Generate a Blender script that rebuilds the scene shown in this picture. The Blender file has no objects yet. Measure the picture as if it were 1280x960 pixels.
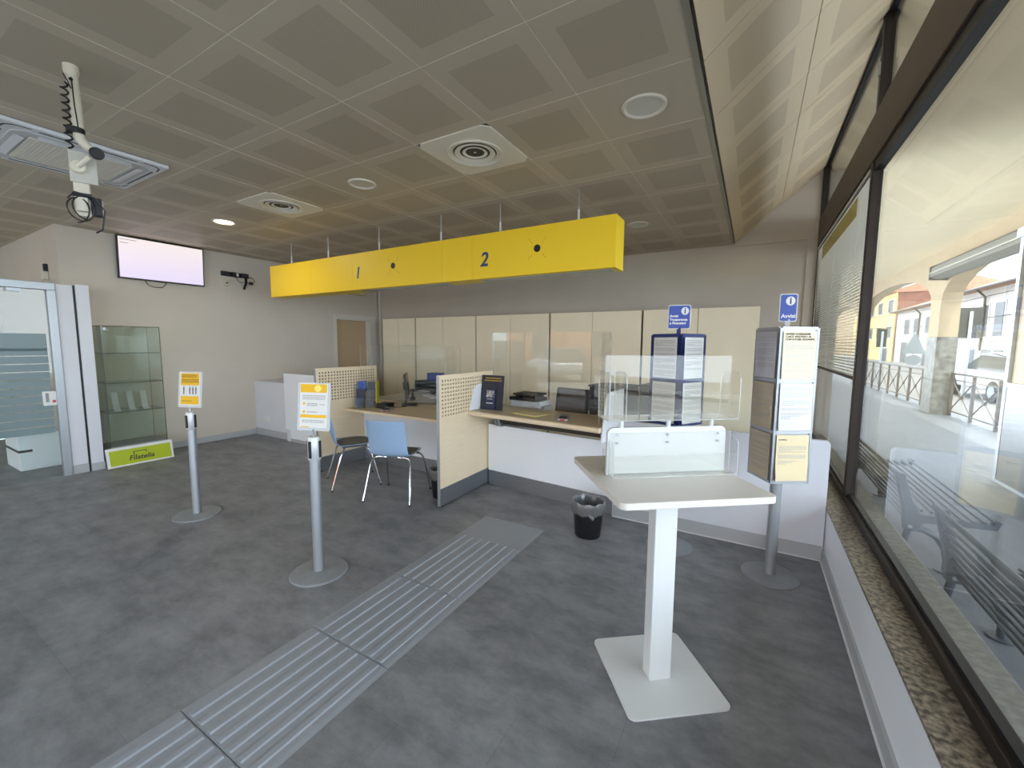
import bpy, bmesh, math, random
from mathutils import Matrix, Vector
random.seed(7)
SC = bpy.context.scene
COL = SC.collection
R_ = math.radians

# ------------------------------------------------------------------ camera
def setup_camera():
    f, yaw, pitch, roll, H = 517.1, 0.52533, 0.097056, 0.005998, 1.55
    cy, sy, cp, sp, cr, sr = math.cos(yaw), math.sin(yaw), math.cos(pitch), math.sin(pitch), math.cos(roll), math.sin(roll)
    fw = Vector((-sy, cy, 0)); r = Vector((cy, sy, 0)); u = Vector((0, 0, 1))
    f2 = cp * fw - sp * u; u2 = cp * u + sp * fw
    r3 = cr * r + sr * u2; u3 = cr * u2 - sr * r
    cam = bpy.data.cameras.new('camera'); o = bpy.data.objects.new('camera', cam); COL.objects.link(o)
    cam.sensor_width = 36; cam.lens = f / 1280 * 36; cam.clip_start = .05; cam.clip_end = 400
    m = Matrix((r3, u3, -f2)).transposed().to_4x4(); m.translation = (0, 0, H)
    o.matrix_world = m
    SC.camera = o
setup_camera()

# ------------------------------------------------------------------ world, sun, exposure
SKY = 3.2
SUN = 3.0
SC.view_settings.view_transform = 'Standard'
SC.view_settings.look = 'None'
SC.view_settings.gamma = 1
SC.view_settings.use_curve_mapping = False
SC.view_settings.exposure = 1.38
w = bpy.data.worlds.new('sky'); SC.world = w; w.use_nodes = True
nt = w.node_tree
bg = nt.nodes['Background']; bg.inputs[0].default_value = (.80, .90, 1.04, 1); bg.inputs[1].default_value = SKY
sl = bpy.data.lights.new('sun', 'SUN'); sl.energy = SUN; sl.angle = R_(.6); sl.color = (1, .95, .86)
so = bpy.data.objects.new('sun', sl); COL.objects.link(so)
so.rotation_euler = Vector((.20, -.22, .95)).to_track_quat('Z', 'Y').to_euler(); so.location = (10, -10, 30)
def portal(loc, rot, sx, sy):
    l = bpy.data.lights.new('window_portal', 'AREA'); l.shape = 'RECTANGLE'; l.size = sx; l.size_y = sy
    l.cycles.is_portal = True
    o = bpy.data.objects.new('window_portal', l); COL.objects.link(o); o.location = loc; o.rotation_euler = rot
try:
    SC.cycles.max_bounces = 10; SC.cycles.diffuse_bounces = 7; SC.cycles.transparent_max_bounces = 32
    SC.cycles.use_denoising = True; SC.cycles.sample_clamp_indirect = 8
except Exception: pass

# ------------------------------------------------------------------ helpers
def lin(c):
    return tuple(((v / 255) / 12.92 if v / 255 <= .04045 else ((v / 255 + .055) / 1.055) ** 2.4) for v in c) + (1,)
MATS = {}
def mat(name, rgb, rough=.5, metal=0, noise=0, scale=8, stretch=(1, 1, 1), bump=0, bscale=60, spec=.5, emit=0, coat=0, coords='Object', rgb2=None, detail=4, rand=0):
    if name in MATS: return MATS[name]
    m = bpy.data.materials.new(name); m.use_nodes = True; MATS[name] = m
    n, l = m.node_tree.nodes, m.node_tree.links
    b = n['Principled BSDF']
    b.inputs['Base Color'].default_value = lin(rgb); b.inputs['Roughness'].default_value = rough
    b.inputs['Metallic'].default_value = metal; b.inputs['Specular IOR Level'].default_value = spec
    b.inputs['Coat Weight'].default_value = coat
    if emit:
        b.inputs['Emission Color'].default_value = lin(rgb); b.inputs['Emission Strength'].default_value = emit
    tc = mp = None
    if noise or bump:
        tc = n.new('ShaderNodeTexCoord'); mp = n.new('ShaderNodeMapping'); mp.inputs['Scale'].default_value = stretch
        l.new(tc.outputs[coords], mp.inputs[0])
    col = None
    if noise:
        tx = n.new('ShaderNodeTexNoise'); tx.inputs['Scale'].default_value = scale; tx.inputs['Detail'].default_value = detail
        l.new(mp.outputs[0], tx.inputs[0])
        rp = n.new('ShaderNodeValToRGB')
        a = lin(rgb); c2 = lin(rgb2) if rgb2 else tuple(x * (1 - noise) for x in a[:3]) + (1,)
        rp.color_ramp.elements[0].color = c2; rp.color_ramp.elements[1].color = a
        rp.color_ramp.elements[0].position = .35; rp.color_ramp.elements[1].position = .68
        l.new(tx.outputs[0], rp.inputs[0]); col = rp.outputs[0]
    if rand:
        oi = n.new('ShaderNodeObjectInfo'); mr = n.new('ShaderNodeMapRange')
        mr.inputs[3].default_value = 1 - rand; mr.inputs[4].default_value = 1 + rand
        l.new(oi.outputs['Random'], mr.inputs[0])
        hs = n.new('ShaderNodeHueSaturation'); l.new(mr.outputs[0], hs.inputs['Value'])
        if col: l.new(col, hs.inputs['Color'])
        else: hs.inputs['Color'].default_value = lin(rgb)
        col = hs.outputs[0]
    if col: l.new(col, b.inputs['Base Color'])
    if bump:
        t2 = n.new('ShaderNodeTexNoise'); t2.inputs['Scale'].default_value = bscale; t2.inputs['Detail'].default_value = 3
        l.new(mp.outputs[0], t2.inputs[0])
        bp = n.new('ShaderNodeBump'); bp.inputs['Strength'].default_value = bump; bp.inputs['Distance'].default_value = .01
        l.new(t2.outputs[0], bp.inputs['Height']); l.new(bp.outputs[0], b.inputs['Normal'])
    return m
def glassmat(name, tint=(245, 250, 248), f0=.05, rough=0.0, haze=0, hazecol=(255, 255, 255)):
    if name in MATS: return MATS[name]
    m = bpy.data.materials.new(name); m.use_nodes = True; MATS[name] = m
    n, l = m.node_tree.nodes, m.node_tree.links; n.clear()
    out = n.new('ShaderNodeOutputMaterial'); tr = n.new('ShaderNodeBsdfTransparent'); tr.inputs[0].default_value = lin(tint)
    gl = n.new('ShaderNodeBsdfGlossy'); gl.inputs['Roughness'].default_value = rough
    lw = n.new('ShaderNodeLayerWeight'); lw.inputs[0].default_value = .5
    pw = n.new('ShaderNodeMath'); pw.operation = 'POWER'; pw.inputs[1].default_value = 5; l.new(lw.outputs['Facing'], pw.inputs[0])
    ma = n.new('ShaderNodeMath'); ma.operation = 'MULTIPLY_ADD'; ma.inputs[1].default_value = 1 - f0; ma.inputs[2].default_value = f0
    l.new(pw.outputs[0], ma.inputs[0])
    base = tr
    if haze:
        df = n.new('ShaderNodeBsdfDiffuse'); df.inputs[0].default_value = lin(hazecol)
        tl = n.new('ShaderNodeBsdfTranslucent'); tl.inputs[0].default_value = lin(hazecol)
        mm = n.new('ShaderNodeMixShader'); l.new(df.outputs[0], mm.inputs[1]); l.new(tl.outputs[0], mm.inputs[2])
        m2 = n.new('ShaderNodeMixShader'); m2.inputs[0].default_value = haze
        l.new(tr.outputs[0], m2.inputs[1]); l.new(mm.outputs[0], m2.inputs[2]); base = m2
    mx = n.new('ShaderNodeMixShader'); l.new(ma.outputs[0], mx.inputs[0]); l.new(base.outputs[0], mx.inputs[1]); l.new(gl.outputs[0], mx.inputs[2])
    l.new(mx.outputs[0], out.inputs[0])
    return m

# shapes: each returns (verts, faces)
def B(x0, x1, y0, y1, z0, z1):
    v = [(x0, y0, z0), (x1, y0, z0), (x1, y1, z0), (x0, y1, z0), (x0, y0, z1), (x1, y0, z1), (x1, y1, z1), (x0, y1, z1)]
    return v, [(0, 3, 2, 1), (4, 5, 6, 7), (0, 1, 5, 4), (1, 2, 6, 5), (2, 3, 7, 6), (3, 0, 4, 7)]
def T(pts, r, n=8, caps=True):
    pts = [Vector(p) for p in pts]; rs = r if isinstance(r, (list, tuple)) else [r] * len(pts)
    v, f = [], []
    ref = None
    for i, p in enumerate(pts):
        d = (pts[min(i + 1, len(pts) - 1)] - pts[max(i - 1, 0)]).normalized()
        if ref is None: ref = Vector((0, 0, 1)) if abs(d.z) < .9 else Vector((1, 0, 0))
        a = d.cross(ref)
        if a.length < 1e-5: a = d.cross(Vector((0, 1, 0)))
        a.normalize(); b = d.cross(a); ref = a.cross(d) * 1.0
        for k in range(n):
            t = 2 * math.pi * k / n
            v.append(tuple(p + rs[i] * (math.cos(t) * a + math.sin(t) * b)))
    for i in range(len(pts) - 1):
        for k in range(n):
            f.append((i * n + k, i * n + (k + 1) % n, (i + 1) * n + (k + 1) % n, (i + 1) * n + k))
    if caps:
        f.append(tuple(range(n - 1, -1, -1))); f.append(tuple(range((len(pts) - 1) * n, len(pts) * n)))
    return v, f
def C(p0, p1, r, r1=None, n=24): return T([p0, p1], [r, r if r1 is None else r1], n)
def LA(prof, n=32, c=(0, 0)):
    v, f = [], []
    for r, z in prof:
        for k in range(n):
            t = 2 * math.pi * k / n; v.append((c[0] + r * math.cos(t), c[1] + r * math.sin(t), z))
    for i in range(len(prof) - 1):
        for k in range(n): f.append((i * n + k, i * n + (k + 1) % n, (i + 1) * n + (k + 1) % n, (i + 1) * n + k))
    if prof[0][0] > 0: f.append(tuple(range(n - 1, -1, -1)))
    if prof[-1][0] > 0: f.append(tuple(range((len(prof) - 1) * n, len(prof) * n)))
    return v, f
def PR(poly, ax, a0, a1):
    # polygon extruded along axis: ax 'x' -> poly is (y,z); 'y' -> (x,z); 'z' -> (x,y)
    def mk(p, a): return (a, p[0], p[1]) if ax == 'x' else ((p[0], a, p[1]) if ax == 'y' else (p[0], p[1], a))
    k = len(poly); v = [mk(p, a0) for p in poly] + [mk(p, a1) for p in poly]
    f = [tuple(range(k - 1, -1, -1)), tuple(range(k, 2 * k))] + [(i, (i + 1) % k, (i + 1) % k + k, i + k) for i in range(k)]
    return v, f
def rrect(x0, x1, y0, y1, r, corners=(1, 1, 1, 1), n=5):
    # corners: bl, br, tr, tl
    pts = []
    for (cx, cy, a, on) in ((x0 + r, y0 + r, 180, corners[0]), (x1 - r, y0 + r, 270, corners[1]), (x1 - r, y1 - r, 0, corners[2]), (x0 + r, y1 - r, 90, corners[3])):
        if on: pts += [(cx + r * math.cos(R_(a + 90 * k / n)), cy + r * math.sin(R_(a + 90 * k / n))) for k in range(n + 1)]
        else: pts.append({180: (x0, y0), 270: (x1, y0), 0: (x1, y1), 90: (x0, y1)}[a])
    return pts
def XF(M, *shapes):
    out = []
    for v, f in shapes: out.append(([tuple(M @ Vector(p)) for p in v], f))
    return out
def flat(l):
    for s in l:
        if isinstance(s, list): yield from flat(s)
        else: yield s
def meshof(name, shapes, m):
    V, F = [], []
    for v, f in flat(shapes):
        o = len(V); V += v; F += [tuple(i + o for i in q) for q in f]
    me = bpy.data.meshes.new(name); me.from_pydata(V, [], F); me.update()
    bm = bmesh.new(); bm.from_mesh(me); bmesh.ops.recalc_face_normals(bm, faces=bm.faces[:]); bm.to_mesh(me); bm.free()
    me.materials.append(m)
    return me
def P(name, parent, m, *shapes, bevel=0, smooth=False, label=None, kind=None, loc=None, seg=2):
    me = meshof(name, list(shapes), m)
    o = bpy.data.objects.new(name, me); COL.objects.link(o)
    if parent: o.parent = parent
    if loc: o.location = loc
    if smooth:
        for p in me.polygons: p.use_smooth = True
        try: me.set_sharp_from_angle(angle=R_(35))
        except Exception: pass
    if bevel:
        bv = o.modifiers.new('bevel', 'BEVEL'); bv.width = bevel; bv.segments = seg; bv.limit_method = 'ANGLE'; bv.angle_limit = R_(40)
    if label: o['label'] = label
    if kind: o['kind'] = kind
    return o
def inst(o, loc, parent=None, rot=None):
    c = o.copy(); COL.objects.link(c); c.location = loc
    if rot: c.rotation_euler = rot
    c.parent = parent if parent else o.parent
    return c
def tag(o, label, cat, group=None):
    o['label'] = label; o['category'] = cat
    if group: o['group'] = group
    return o
def E(name, label, cat, loc=(0, 0, 0), rz=0, group=None):
    o = bpy.data.objects.new(name, None); COL.objects.link(o); o.location = loc; o.rotation_euler = (0, 0, rz)
    o.empty_display_size = .1
    return tag(o, label, cat, group)
def ST(name, loc=(0, 0, 0)):
    o = bpy.data.objects.new(name, None); COL.objects.link(o); o.location = loc; o['kind'] = 'structure'; o.empty_display_size = .1
    return o
def S(name, m, *shapes, **k):
    o = P(name, None, m, *shapes, **k); o['kind'] = 'structure'; return o
def copy_tree(o, parent=None):
    c = o.copy(); COL.objects.link(c); c.parent = parent
    for ch in list(o.children): copy_tree(ch, c)
    return c
def text(name, s, size, m, parent, M, ext=.0006, align='CENTER', spacing=1.0, shear=0, bold=0, line=1.0):
    cu = bpy.data.curves.new(name, 'FONT'); cu.body = s; cu.size = size; cu.extrude = ext; cu.align_x = align; cu.align_y = 'CENTER'
    cu.space_character = spacing; cu.shear = shear; cu.offset = bold; cu.space_line = line; cu.resolution_u = 3
    t = bpy.data.objects.new(name + '_src', cu); COL.objects.link(t)
    dg = bpy.context.evaluated_depsgraph_get(); dg.update()
    me = bpy.data.meshes.new_from_object(t.evaluated_get(dg)); me.transform(M); me.materials.clear(); me.materials.append(m)
    bpy.data.objects.remove(t); bpy.data.curves.remove(cu)
    o = bpy.data.objects.new(name, me); COL.objects.link(o)
    if parent: o.parent = parent
    return o
# text matrix: text lies in local XY; face normals: facing -Y (towards the camera side) or others
def TF(origin, right, up):
    r = Vector(right).normalized(); u = Vector(up).normalized(); n = r.cross(u)
    m = Matrix((r, u, n)).transposed().to_4x4(); m.translation = origin; return m
def LN(rows, M, th=.0005):
    # rows of (x0,x1,z0,z1) strips in the plane of M (x right, y up)
    return XF(M, *[B(a, b, c, d, -th, th) for a, b, c, d in rows])
def para(x0, x1, ytop, n, step, h, seed=0):
    rnd = random.Random(seed); out = []
    for i in range(n):
        a = x0
        end = x1 if i % 4 != 3 else x0 + (x1 - x0) * rnd.uniform(.3, .8)
        while a < end - .004:
            b = min(end, a + rnd.uniform(.008, .03)); out.append((a, b, ytop - i * step - h, ytop - i * step)); a = b + .003
    return out

# ------------------------------------------------------------------ materials
M_wall = mat('wall_paint', (208, 199, 186), .85, noise=.05, scale=2, bump=.05, bscale=120)
M_wallL = M_wall
M_white = mat('white_laminate', (240, 243, 248), .35, noise=.03, scale=3)
M_whitepaint = mat('white_painted_metal', (210, 212, 212), .4)
M_top = mat('white_tabletop', (214, 209, 202), .45)
M_grey = mat('grey_laminate', (218, 220, 226), .5, noise=.04, scale=3)
M_steel = mat('brushed_steel', (165, 168, 172), .38, .85, noise=.12, scale=6, stretch=(1, 1, 30))
M_alu = mat('satin_aluminium', (176, 180, 184), .4, .75)
M_disc = mat('grey_cast_base', (140, 144, 148), .45, .15, noise=.1, scale=15)
M_chrome = mat('chrome', (215, 215, 218), .12, 1)
M_black = mat('black_plastic', (22, 22, 24), .45)
M_dark = mat('dark_rubber', (40, 40, 42), .7)
M_bronze = mat('dark_bronze_frame', (52, 43, 38), .45, .3, noise=.2, scale=5)
M_brown = mat('brown_transom_panel', (88, 72, 60), .5, .2, noise=.35, scale=4, stretch=(1, .4, 1))
M_wood = mat('pale_ash_laminate', (242, 221, 188), .45, noise=.06, scale=7, stretch=(1, .6, 9))
M_woodtop = mat('ash_worktop', (204, 186, 156), .4, noise=.08, scale=7, stretch=(.7, 9, 1))
M_cab = mat('cream_cabinet', (250, 238, 208), .5, noise=.03, scale=3)
M_yellow = mat('yellow_sign_panel', (243, 205, 34), .45)
M_blue = mat('blue_sign', (48, 72, 160), .4)
M_navy = mat('navy_print', (38, 62, 110), .5)
M_chair = mat('light_blue_plastic', (150, 176, 206), .38)
M_pad = mat('grey_upholstery', (104, 103, 102), .85, bump=.2, bscale=300)
M_paper = mat('white_paper', (226, 226, 222), .7)
M_cream = mat('cream_paper', (230, 212, 170), .7)
M_ink = mat('grey_print', (168, 168, 168), .7)
M_inkm = mat('mid_grey_print', (110, 112, 118), .7)
M_inkd = mat('dark_print', (52, 50, 52), .7)
M_green = mat('lime_green_print', (172, 186, 22), .5)
M_granite = mat('granite', (164, 152, 136), .35, noise=1, rgb2=(58, 50, 44), scale=48, detail=5)
M_stone = mat('grey_stone', (150, 147, 138), .7, noise=.3, scale=30, detail=6)
M_glass = glassmat('clear_glass', (246, 249, 247), .04)
M_window = glassmat('window_glass', (248, 250, 249), .025)
M_plexi = glassmat('acrylic', (253, 253, 252), .032)
M_edge = glassmat('acrylic_edge', (225, 232, 232), .1, .1, .55)
M_gedge = glassmat('green_glass_edge', (120, 160, 150), .1, .1, .35, (90, 120, 112))
M_sleeve = glassmat('plastic_sleeve', (252, 252, 252), .06, .12)
M_frost = glassmat('frosted_film', (215, 226, 228), .03, .3, .5, (176, 196, 202))
M_tile = None
def ceiling_mats(nm, rgb):
    m = mat(nm, rgb, .55, rand=.035); n, l = m.node_tree.nodes, m.node_tree.links
    b = n['Principled BSDF']; tc = n.new('ShaderNodeTexCoord'); sp = n.new('ShaderNodeSeparateXYZ'); l.new(tc.outputs['Object'], sp.inputs[0])
    ab = []
    for i in (0, 1):
        a = n.new('ShaderNodeMath'); a.operation = 'ABSOLUTE'; l.new(sp.outputs[i], a.inputs[0]); ab.append(a)
    mx = n.new('ShaderNodeMath'); mx.operation = 'MAXIMUM'; l.new(ab[0].outputs[0], mx.inputs[0]); l.new(ab[1].outputs[0], mx.inputs[1])
    lt = n.new('ShaderNodeMath'); lt.operation = 'LESS_THAN'; lt.inputs[1].default_value = .205; l.new(mx.outputs[0], lt.inputs[0])
    # fine perforation dots inside the square
    vo = n.new('ShaderNodeTexChecker'); vo.inputs['Scale'].default_value = 130; l.new(tc.outputs['Object'], vo.inputs[0])
    vo.inputs[1].default_value = (.90, .89, .88, 1); vo.inputs[2].default_value = (.77, .76, .75, 1)
    mixc = n.new('ShaderNodeMix'); mixc.data_type = 'RGBA'; mixc.blend_type = 'MULTIPLY'
    src = b.inputs['Base Color'].links[0].from_socket
    l.new(lt.outputs[0], mixc.inputs[0]); l.new(src, mixc.inputs[6]); l.new(vo.outputs[0], mixc.inputs[7]); l.new(mixc.outputs[2], b.inputs['Base Color'])
    return m
M_tile = ceiling_mats('ceiling_metal_tile', (188, 176, 157))
M_tile2 = ceiling_mats('bounce_lit_slope_tile', (232, 213, 182))  # flat tile colour lightened and warmed, standing in for bounced window light
def plexi_pane(name, parent, x0, x1, y0, y1, z0, z1, m=None, edge=None, r=0, M=None, label=None):
    """thin acrylic sheet, its narrow sides lighter; rounded top corners if r"""
    d = {'x': x1 - x0, 'y': y1 - y0, 'z': z1 - z0}; ax = min(d, key=d.get)
    if r and ax == 'y': s = PR(rrect(x0, x1, z0, z1, r, (0, 0, 1, 1)), 'y', y0, y1)
    elif r and ax == 'x': s = PR(rrect(y0, y1, z0, z1, r, (0, 0, 1, 1)), 'x', x0, x1)
    else: s = B(x0, x1, y0, y1, z0, z1)
    axi = 'xyz'.index(ax)
    fl = []
    for q in s[1]:
        a, b_, c = (Vector(s[0][i]) for i in q[:3]); nn = (b_ - a).cross(c - a)
        fl.append(0 if abs(nn[axi]) > .8 * nn.length else 1)
    o = P(name, parent, m or M_plexi, *( XF(M, s) if M else [s]), label=label)
    o.data.materials.append(edge or M_edge)
    for p, i in zip(o.data.polygons, fl): p.material_index = i
    return o

# ------------------------------------------------------------------ floor
def floor_material():
    m = mat('grey_vinyl_tile', (124, 126, 130), .48, rand=.045); n, l = m.node_tree.nodes, m.node_tree.links
    b = n['Principled BSDF']; g = n.new('ShaderNodeNewGeometry'); mp = n.new('ShaderNodeMapping'); mp.inputs['Scale'].default_value = (1, 1.6, 1)
    l.new(g.outputs['Position'], mp.inputs[0])
    t1 = n.new('ShaderNodeTexNoise'); t1.inputs['Scale'].default_value = 3.2; t1.inputs['Detail'].default_value = 9; t1.inputs['Roughness'].default_value = .72
    l.new(mp.outputs[0], t1.inputs[0])
    rp = n.new('ShaderNodeValToRGB'); rp.color_ramp.elements[0].position = .3; rp.color_ramp.elements[1].position = .72
    rp.color_ramp.elements[0].color = (.55, .55, .56, 1); rp.color_ramp.elements[1].color = (1.38, 1.36, 1.34, 1)
    l.new(t1.outputs[0], rp.inputs[0])
    mx = n.new('ShaderNodeMix'); mx.data_type = 'RGBA'; mx.blend_type = 'MULTIPLY'; mx.inputs[0].default_value = 1
    src = b.inputs['Base Color'].links[0].from_socket
    l.new(src, mx.inputs[6]); l.new(rp.outputs[0], mx.inputs[7]); l.new(mx.outputs[2], b.inputs['Base Color'])
    t2 = n.new('ShaderNodeTexNoise'); t2.inputs['Scale'].default_value = 90; l.new(mp.outputs[0], t2.inputs[0])
    bp = n.new('ShaderNodeBump'); bp.inputs['Strength'].default_value = .08; bp.inputs['Distance'].default_value = .004
    l.new(t2.outputs[0], bp.inputs['Height']); l.new(bp.outputs[0], b.inputs['Normal'])
    return m
M_floor = floor_material()
M_joint = mat('floor_joint', (84, 85, 86), .7)
fl = S('floor', M_floor, B(-10.2, .64, -3.2, 6.7, -.12, -.0025))
ft = P('floor_tile', fl, M_floor, PR(rrect(-.2996, .2996, -.147, .147, .001, n=1), 'z', -.0025, 0))
first = True
for j in range(-1, 13):
    y = .52 + .2945 * j + .147
    off = (j % 3) * .2 - .48
    for i in range(-1, 13):
        x = .05 - .6 * i - off
        if x - .3 < -7.3 or x > .35: continue
        if first: ft.location = (x, y, 0); first = False
        else: inst(ft, (x, y, 0))

# ------------------------------------------------------------------ walls
ZC = 2.935
XL, YB = -7.25, 6.593
S('wall_left', M_wall, B(XL - .15, XL, 1.648, 5.46, 0, ZC + .1), B(XL - .15, XL, 6.29, YB, 0, ZC + .1), B(XL - .15, XL, 5.46, 6.29, 2.03, ZC + .1))
S('wall_left_return', M_wall, B(-10.2, XL - .15, 1.648, 1.80, 0, ZC + .1))
S('wall_left_far', M_wall, B(-10.35, -10.2, -3.2, 1.8, 0, ZC + .1))
S('wall_back', M_wall, B(XL - .15, .9, YB + .03, YB + .2, 0, 3.95))
S('wall_back_upper', M_wall, PR([(-.325, ZC - .0), (.72, ZC - .0), (.72, 3.95), (-.325, 3.1)], 'y', YB, YB + .03),
  B(.53, .72, YB, YB + .03, 0, ZC), B(-.325, .53, YB, YB + .03, ZC - .035, ZC))
S('trim_1', M_wall, C((-7.2, 6.56, 0), (-7.2, 6.56, ZC), .035, n=12), C((-7.2, 6.56, 1.9), (-7.2, 6.56, 1.94), .045, n=12))
M_base = mat('grey_skirting', (176, 178, 180), .5)
M_baseW = mat('white_sealant', (225, 226, 228), .6)
S('baseboard_left', M_base, B(XL, XL + .012, 1.8, 3.81, 0, .09))
S('wall_right_parapet', M_white, B(.52, .64, -3.2, 6.59, 0, .385))
bbr = S('baseboard_right', M_base, B(.506, .52, -3.2, 3.585, 0, .085)); P('sealant_strip', bbr, M_baseW, B(.498, .506, -3.2, 3.58, 0, .006))
S('window_sill', M_granite, B(.515, .66, -3.2, 6.59, .385, .40))
S('wall_right_outer_sill', M_stone, B(.70, .88, -3.2, 6.59, -.1, .36), bevel=.01)

# low wall closing the counter area
lw = S('wall_low', M_grey, PR(rrect(-1.03, .512, 0, .878, .03, (0, 0, 1, 0)), 'y', 3.60, 3.64))
P('skirting', lw, M_base, B(-1.02, .505, 3.588, 3.60, 0, .105)); P('sealant_strip', lw, M_baseW, B(-1.02, .505, 3.580, 3.588, 0, .006))

# front shop window behind the viewer
fw_ = ST('window_3')
P('frame', fw_, M_bronze, B(-10.2, .7, -3.26, -3.2, 2.75, 2.95), B(-10.2, .7, -3.26, -3.2, 0, .08), *[B(x - .03, x + .03, -3.26, -3.2, 0, 2.9) for x in (-10.1, -7.6, -5.1, -2.6, -.1, .64)])
for x in (-10.1, -7.6, -5.1, -2.6): P('pane', fw_, M_window, B(x + .03, x + 2.47, -3.235, -3.228, .08, 2.75))
portal((-4.8, -3.3, 1.4), (R_(90), 0, 0), 11, 2.9)
portal((.86, 1.7, 1.9), (R_(90), 0, R_(90)), 9.8, 3.3)

# ------------------------------------------------------------------ ceiling
cl = S('ceiling', mat('ceiling_void', (120, 115, 106), .8), B(-10.2, -.325, -3.2, YB + .03, ZC + .02, ZC + .1))
TS = .6015
tl_ = P('ceiling_tile', cl, M_tile, PR(rrect(-TS / 2 + .0025, TS / 2 - .0025, -TS / 2 + .0025, TS / 2 - .0025, .004, n=1), 'z', 0, .02))
gx = lambda i: -.325 - TS * (i + .5)
gy = lambda j: 1.695 + TS * (j + .5)
PLAIN = {(0, 1), (4, 1), (1, 5), (8, 1)}
SKIP = {(2, 1), (6, 1), (6, -1), (7, -1), (6, -2), (7, -2)}
M_tplain = mat('plain_ceiling_tile', (188, 176, 157), .55)
first = True
for i in range(16, -1, -1):
    for j in range(-5, 9):
        if (i, j) in SKIP: continue
        x, y = gx(i), gy(j)
        if x < -10.1 or (x < XL - .3 and y > 1.9): continue
        if i > 10 and j < -2: continue
        if first: tl_.location = (x, y, ZC); first = False
        elif (i, j) in PLAIN: P('ceiling_tile', cl, M_tplain, PR(rrect(-TS / 2 + .0025, TS / 2 - .0025, -TS / 2 + .0025, TS / 2 - .0025, .004, n=1), 'z', 0, .02), loc=(x, y, ZC))
        else: inst(tl_, (x, y, ZC))
# bright exposed grid rails along the joints
P('grid_rail', cl, mat('pale_grid_rail', (222, 212, 196), .4), *[B(-10.1, -.325, 1.695 + TS * k - .0016, 1.695 + TS * k + .0016, ZC - .0012, ZC + .01) for k in range(-5, 9)],
  *[B(-.325 - TS * k - .0016, -.325 - TS * k + .0016, -3, YB, ZC - .0012, ZC + .01) for k in range(1, 13)])
P('edge_profile', cl, mat('edge_profile', (150, 145, 134), .4, .4), B(-.329, -.30, -3.2, YB, ZC - .004, ZC + .05))
P('edge_gap', cl, M_black, B(-.30, -.292, -3.2, YB, ZC + .006, ZC + .05))
# plain cut tiles round the cassette unit
P('cut_panel', cl, M_tile, B(gx(7) - .3, gx(6) + .3, gy(-2) - .3, .72, ZC, ZC + .02), B(gx(7) - .3, gx(6) + .3, 1.60, gy(-1) + .3, ZC, ZC + .02),
  B(gx(7) - .3, -4.94, .72, 1.60, ZC, ZC + .02), B(-4.07, gx(6) + .3, .72, 1.60, ZC, ZC + .02))
# sloping part up to the window head
sl_dx, sl_dz = 1.025, .855
sl_len = math.hypot(sl_dx, sl_dz); sl_a = math.atan2(sl_dz, sl_dx)
cs = S('ceiling_slope', mat('ceiling_void', (120, 115, 106), .8), PR([(-.30, ZC + .05), (.72, ZC + .05 + sl_dz), (.72, ZC + .1 + sl_dz), (-.30, ZC + .1)], 'y', -3.2, YB + .03))
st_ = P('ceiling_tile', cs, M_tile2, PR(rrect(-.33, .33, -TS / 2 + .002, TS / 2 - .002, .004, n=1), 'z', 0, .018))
first = True
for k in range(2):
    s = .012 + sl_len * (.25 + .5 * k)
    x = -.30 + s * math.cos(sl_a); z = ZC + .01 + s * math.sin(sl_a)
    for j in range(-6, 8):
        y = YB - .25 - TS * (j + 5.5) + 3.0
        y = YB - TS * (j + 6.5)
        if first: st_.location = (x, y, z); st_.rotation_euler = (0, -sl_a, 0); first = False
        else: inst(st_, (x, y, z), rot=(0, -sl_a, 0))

# ------------------------------------------------------------------ side window with post, transom, clerestory
wn = ST('window_1')
P('post', wn, M_bronze, B(.64, .70, 3.78, 3.84, .40, 3.79), bevel=.004)
P('post', wn, M_bronze, B(.64, .70, 6.53, 6.59, .40, 3.79), bevel=.004)
P('post', wn, M_bronze, B(.64, .70, -.9, -.84, .40, 3.79), bevel=.004)
P('transom', wn, M_brown, B(.635, .70, -3.2, 6.59, 2.80, 3.13), bevel=.004)
P('glazing_bar', wn, M_black, B(.65, .70, -3.2, 6.59, 2.735, 2.80))
P('bottom_rail', wn, M_bronze, B(.64, .71, -3.2, 6.59, .40, .455), bevel=.004)
P('bead', wn, M_black, B(.662, .69, -3.2, 6.53, .455, .475))
P('head_rail', wn, M_black, B(.66, .71, -3.2, 6.59, 3.72, 3.80))
P('latch', wn, M_alu, B(.628, .64, 3.79, 3.82, 3.36, 3.44))
P('pane', wn, M_window, B(.675, .682, 3.84, 6.53, .455, 2.76)); P('pane', wn, M_window, B(.675, .682, -.84, 3.78, .455, 2.76)); P('pane', wn, M_window, B(.675, .682, -3.2, -.9, .455, 2.76))
P('clerestory_pane', wn, M_window, B(.675, .682, 3.84, 6.53, 3.13, 3.74)); P('clerestory_pane', wn, M_window, B(.675, .682, -.84, 3.78, 3.13, 3.74)); P('clerestory_pane', wn, M_window, B(.675, .682, -3.2, -.9, 3.13, 3.74))
P('cill_plate', wn, M_alu, B(.70, .712, -3.2, 6.59, .36, .40))
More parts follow.
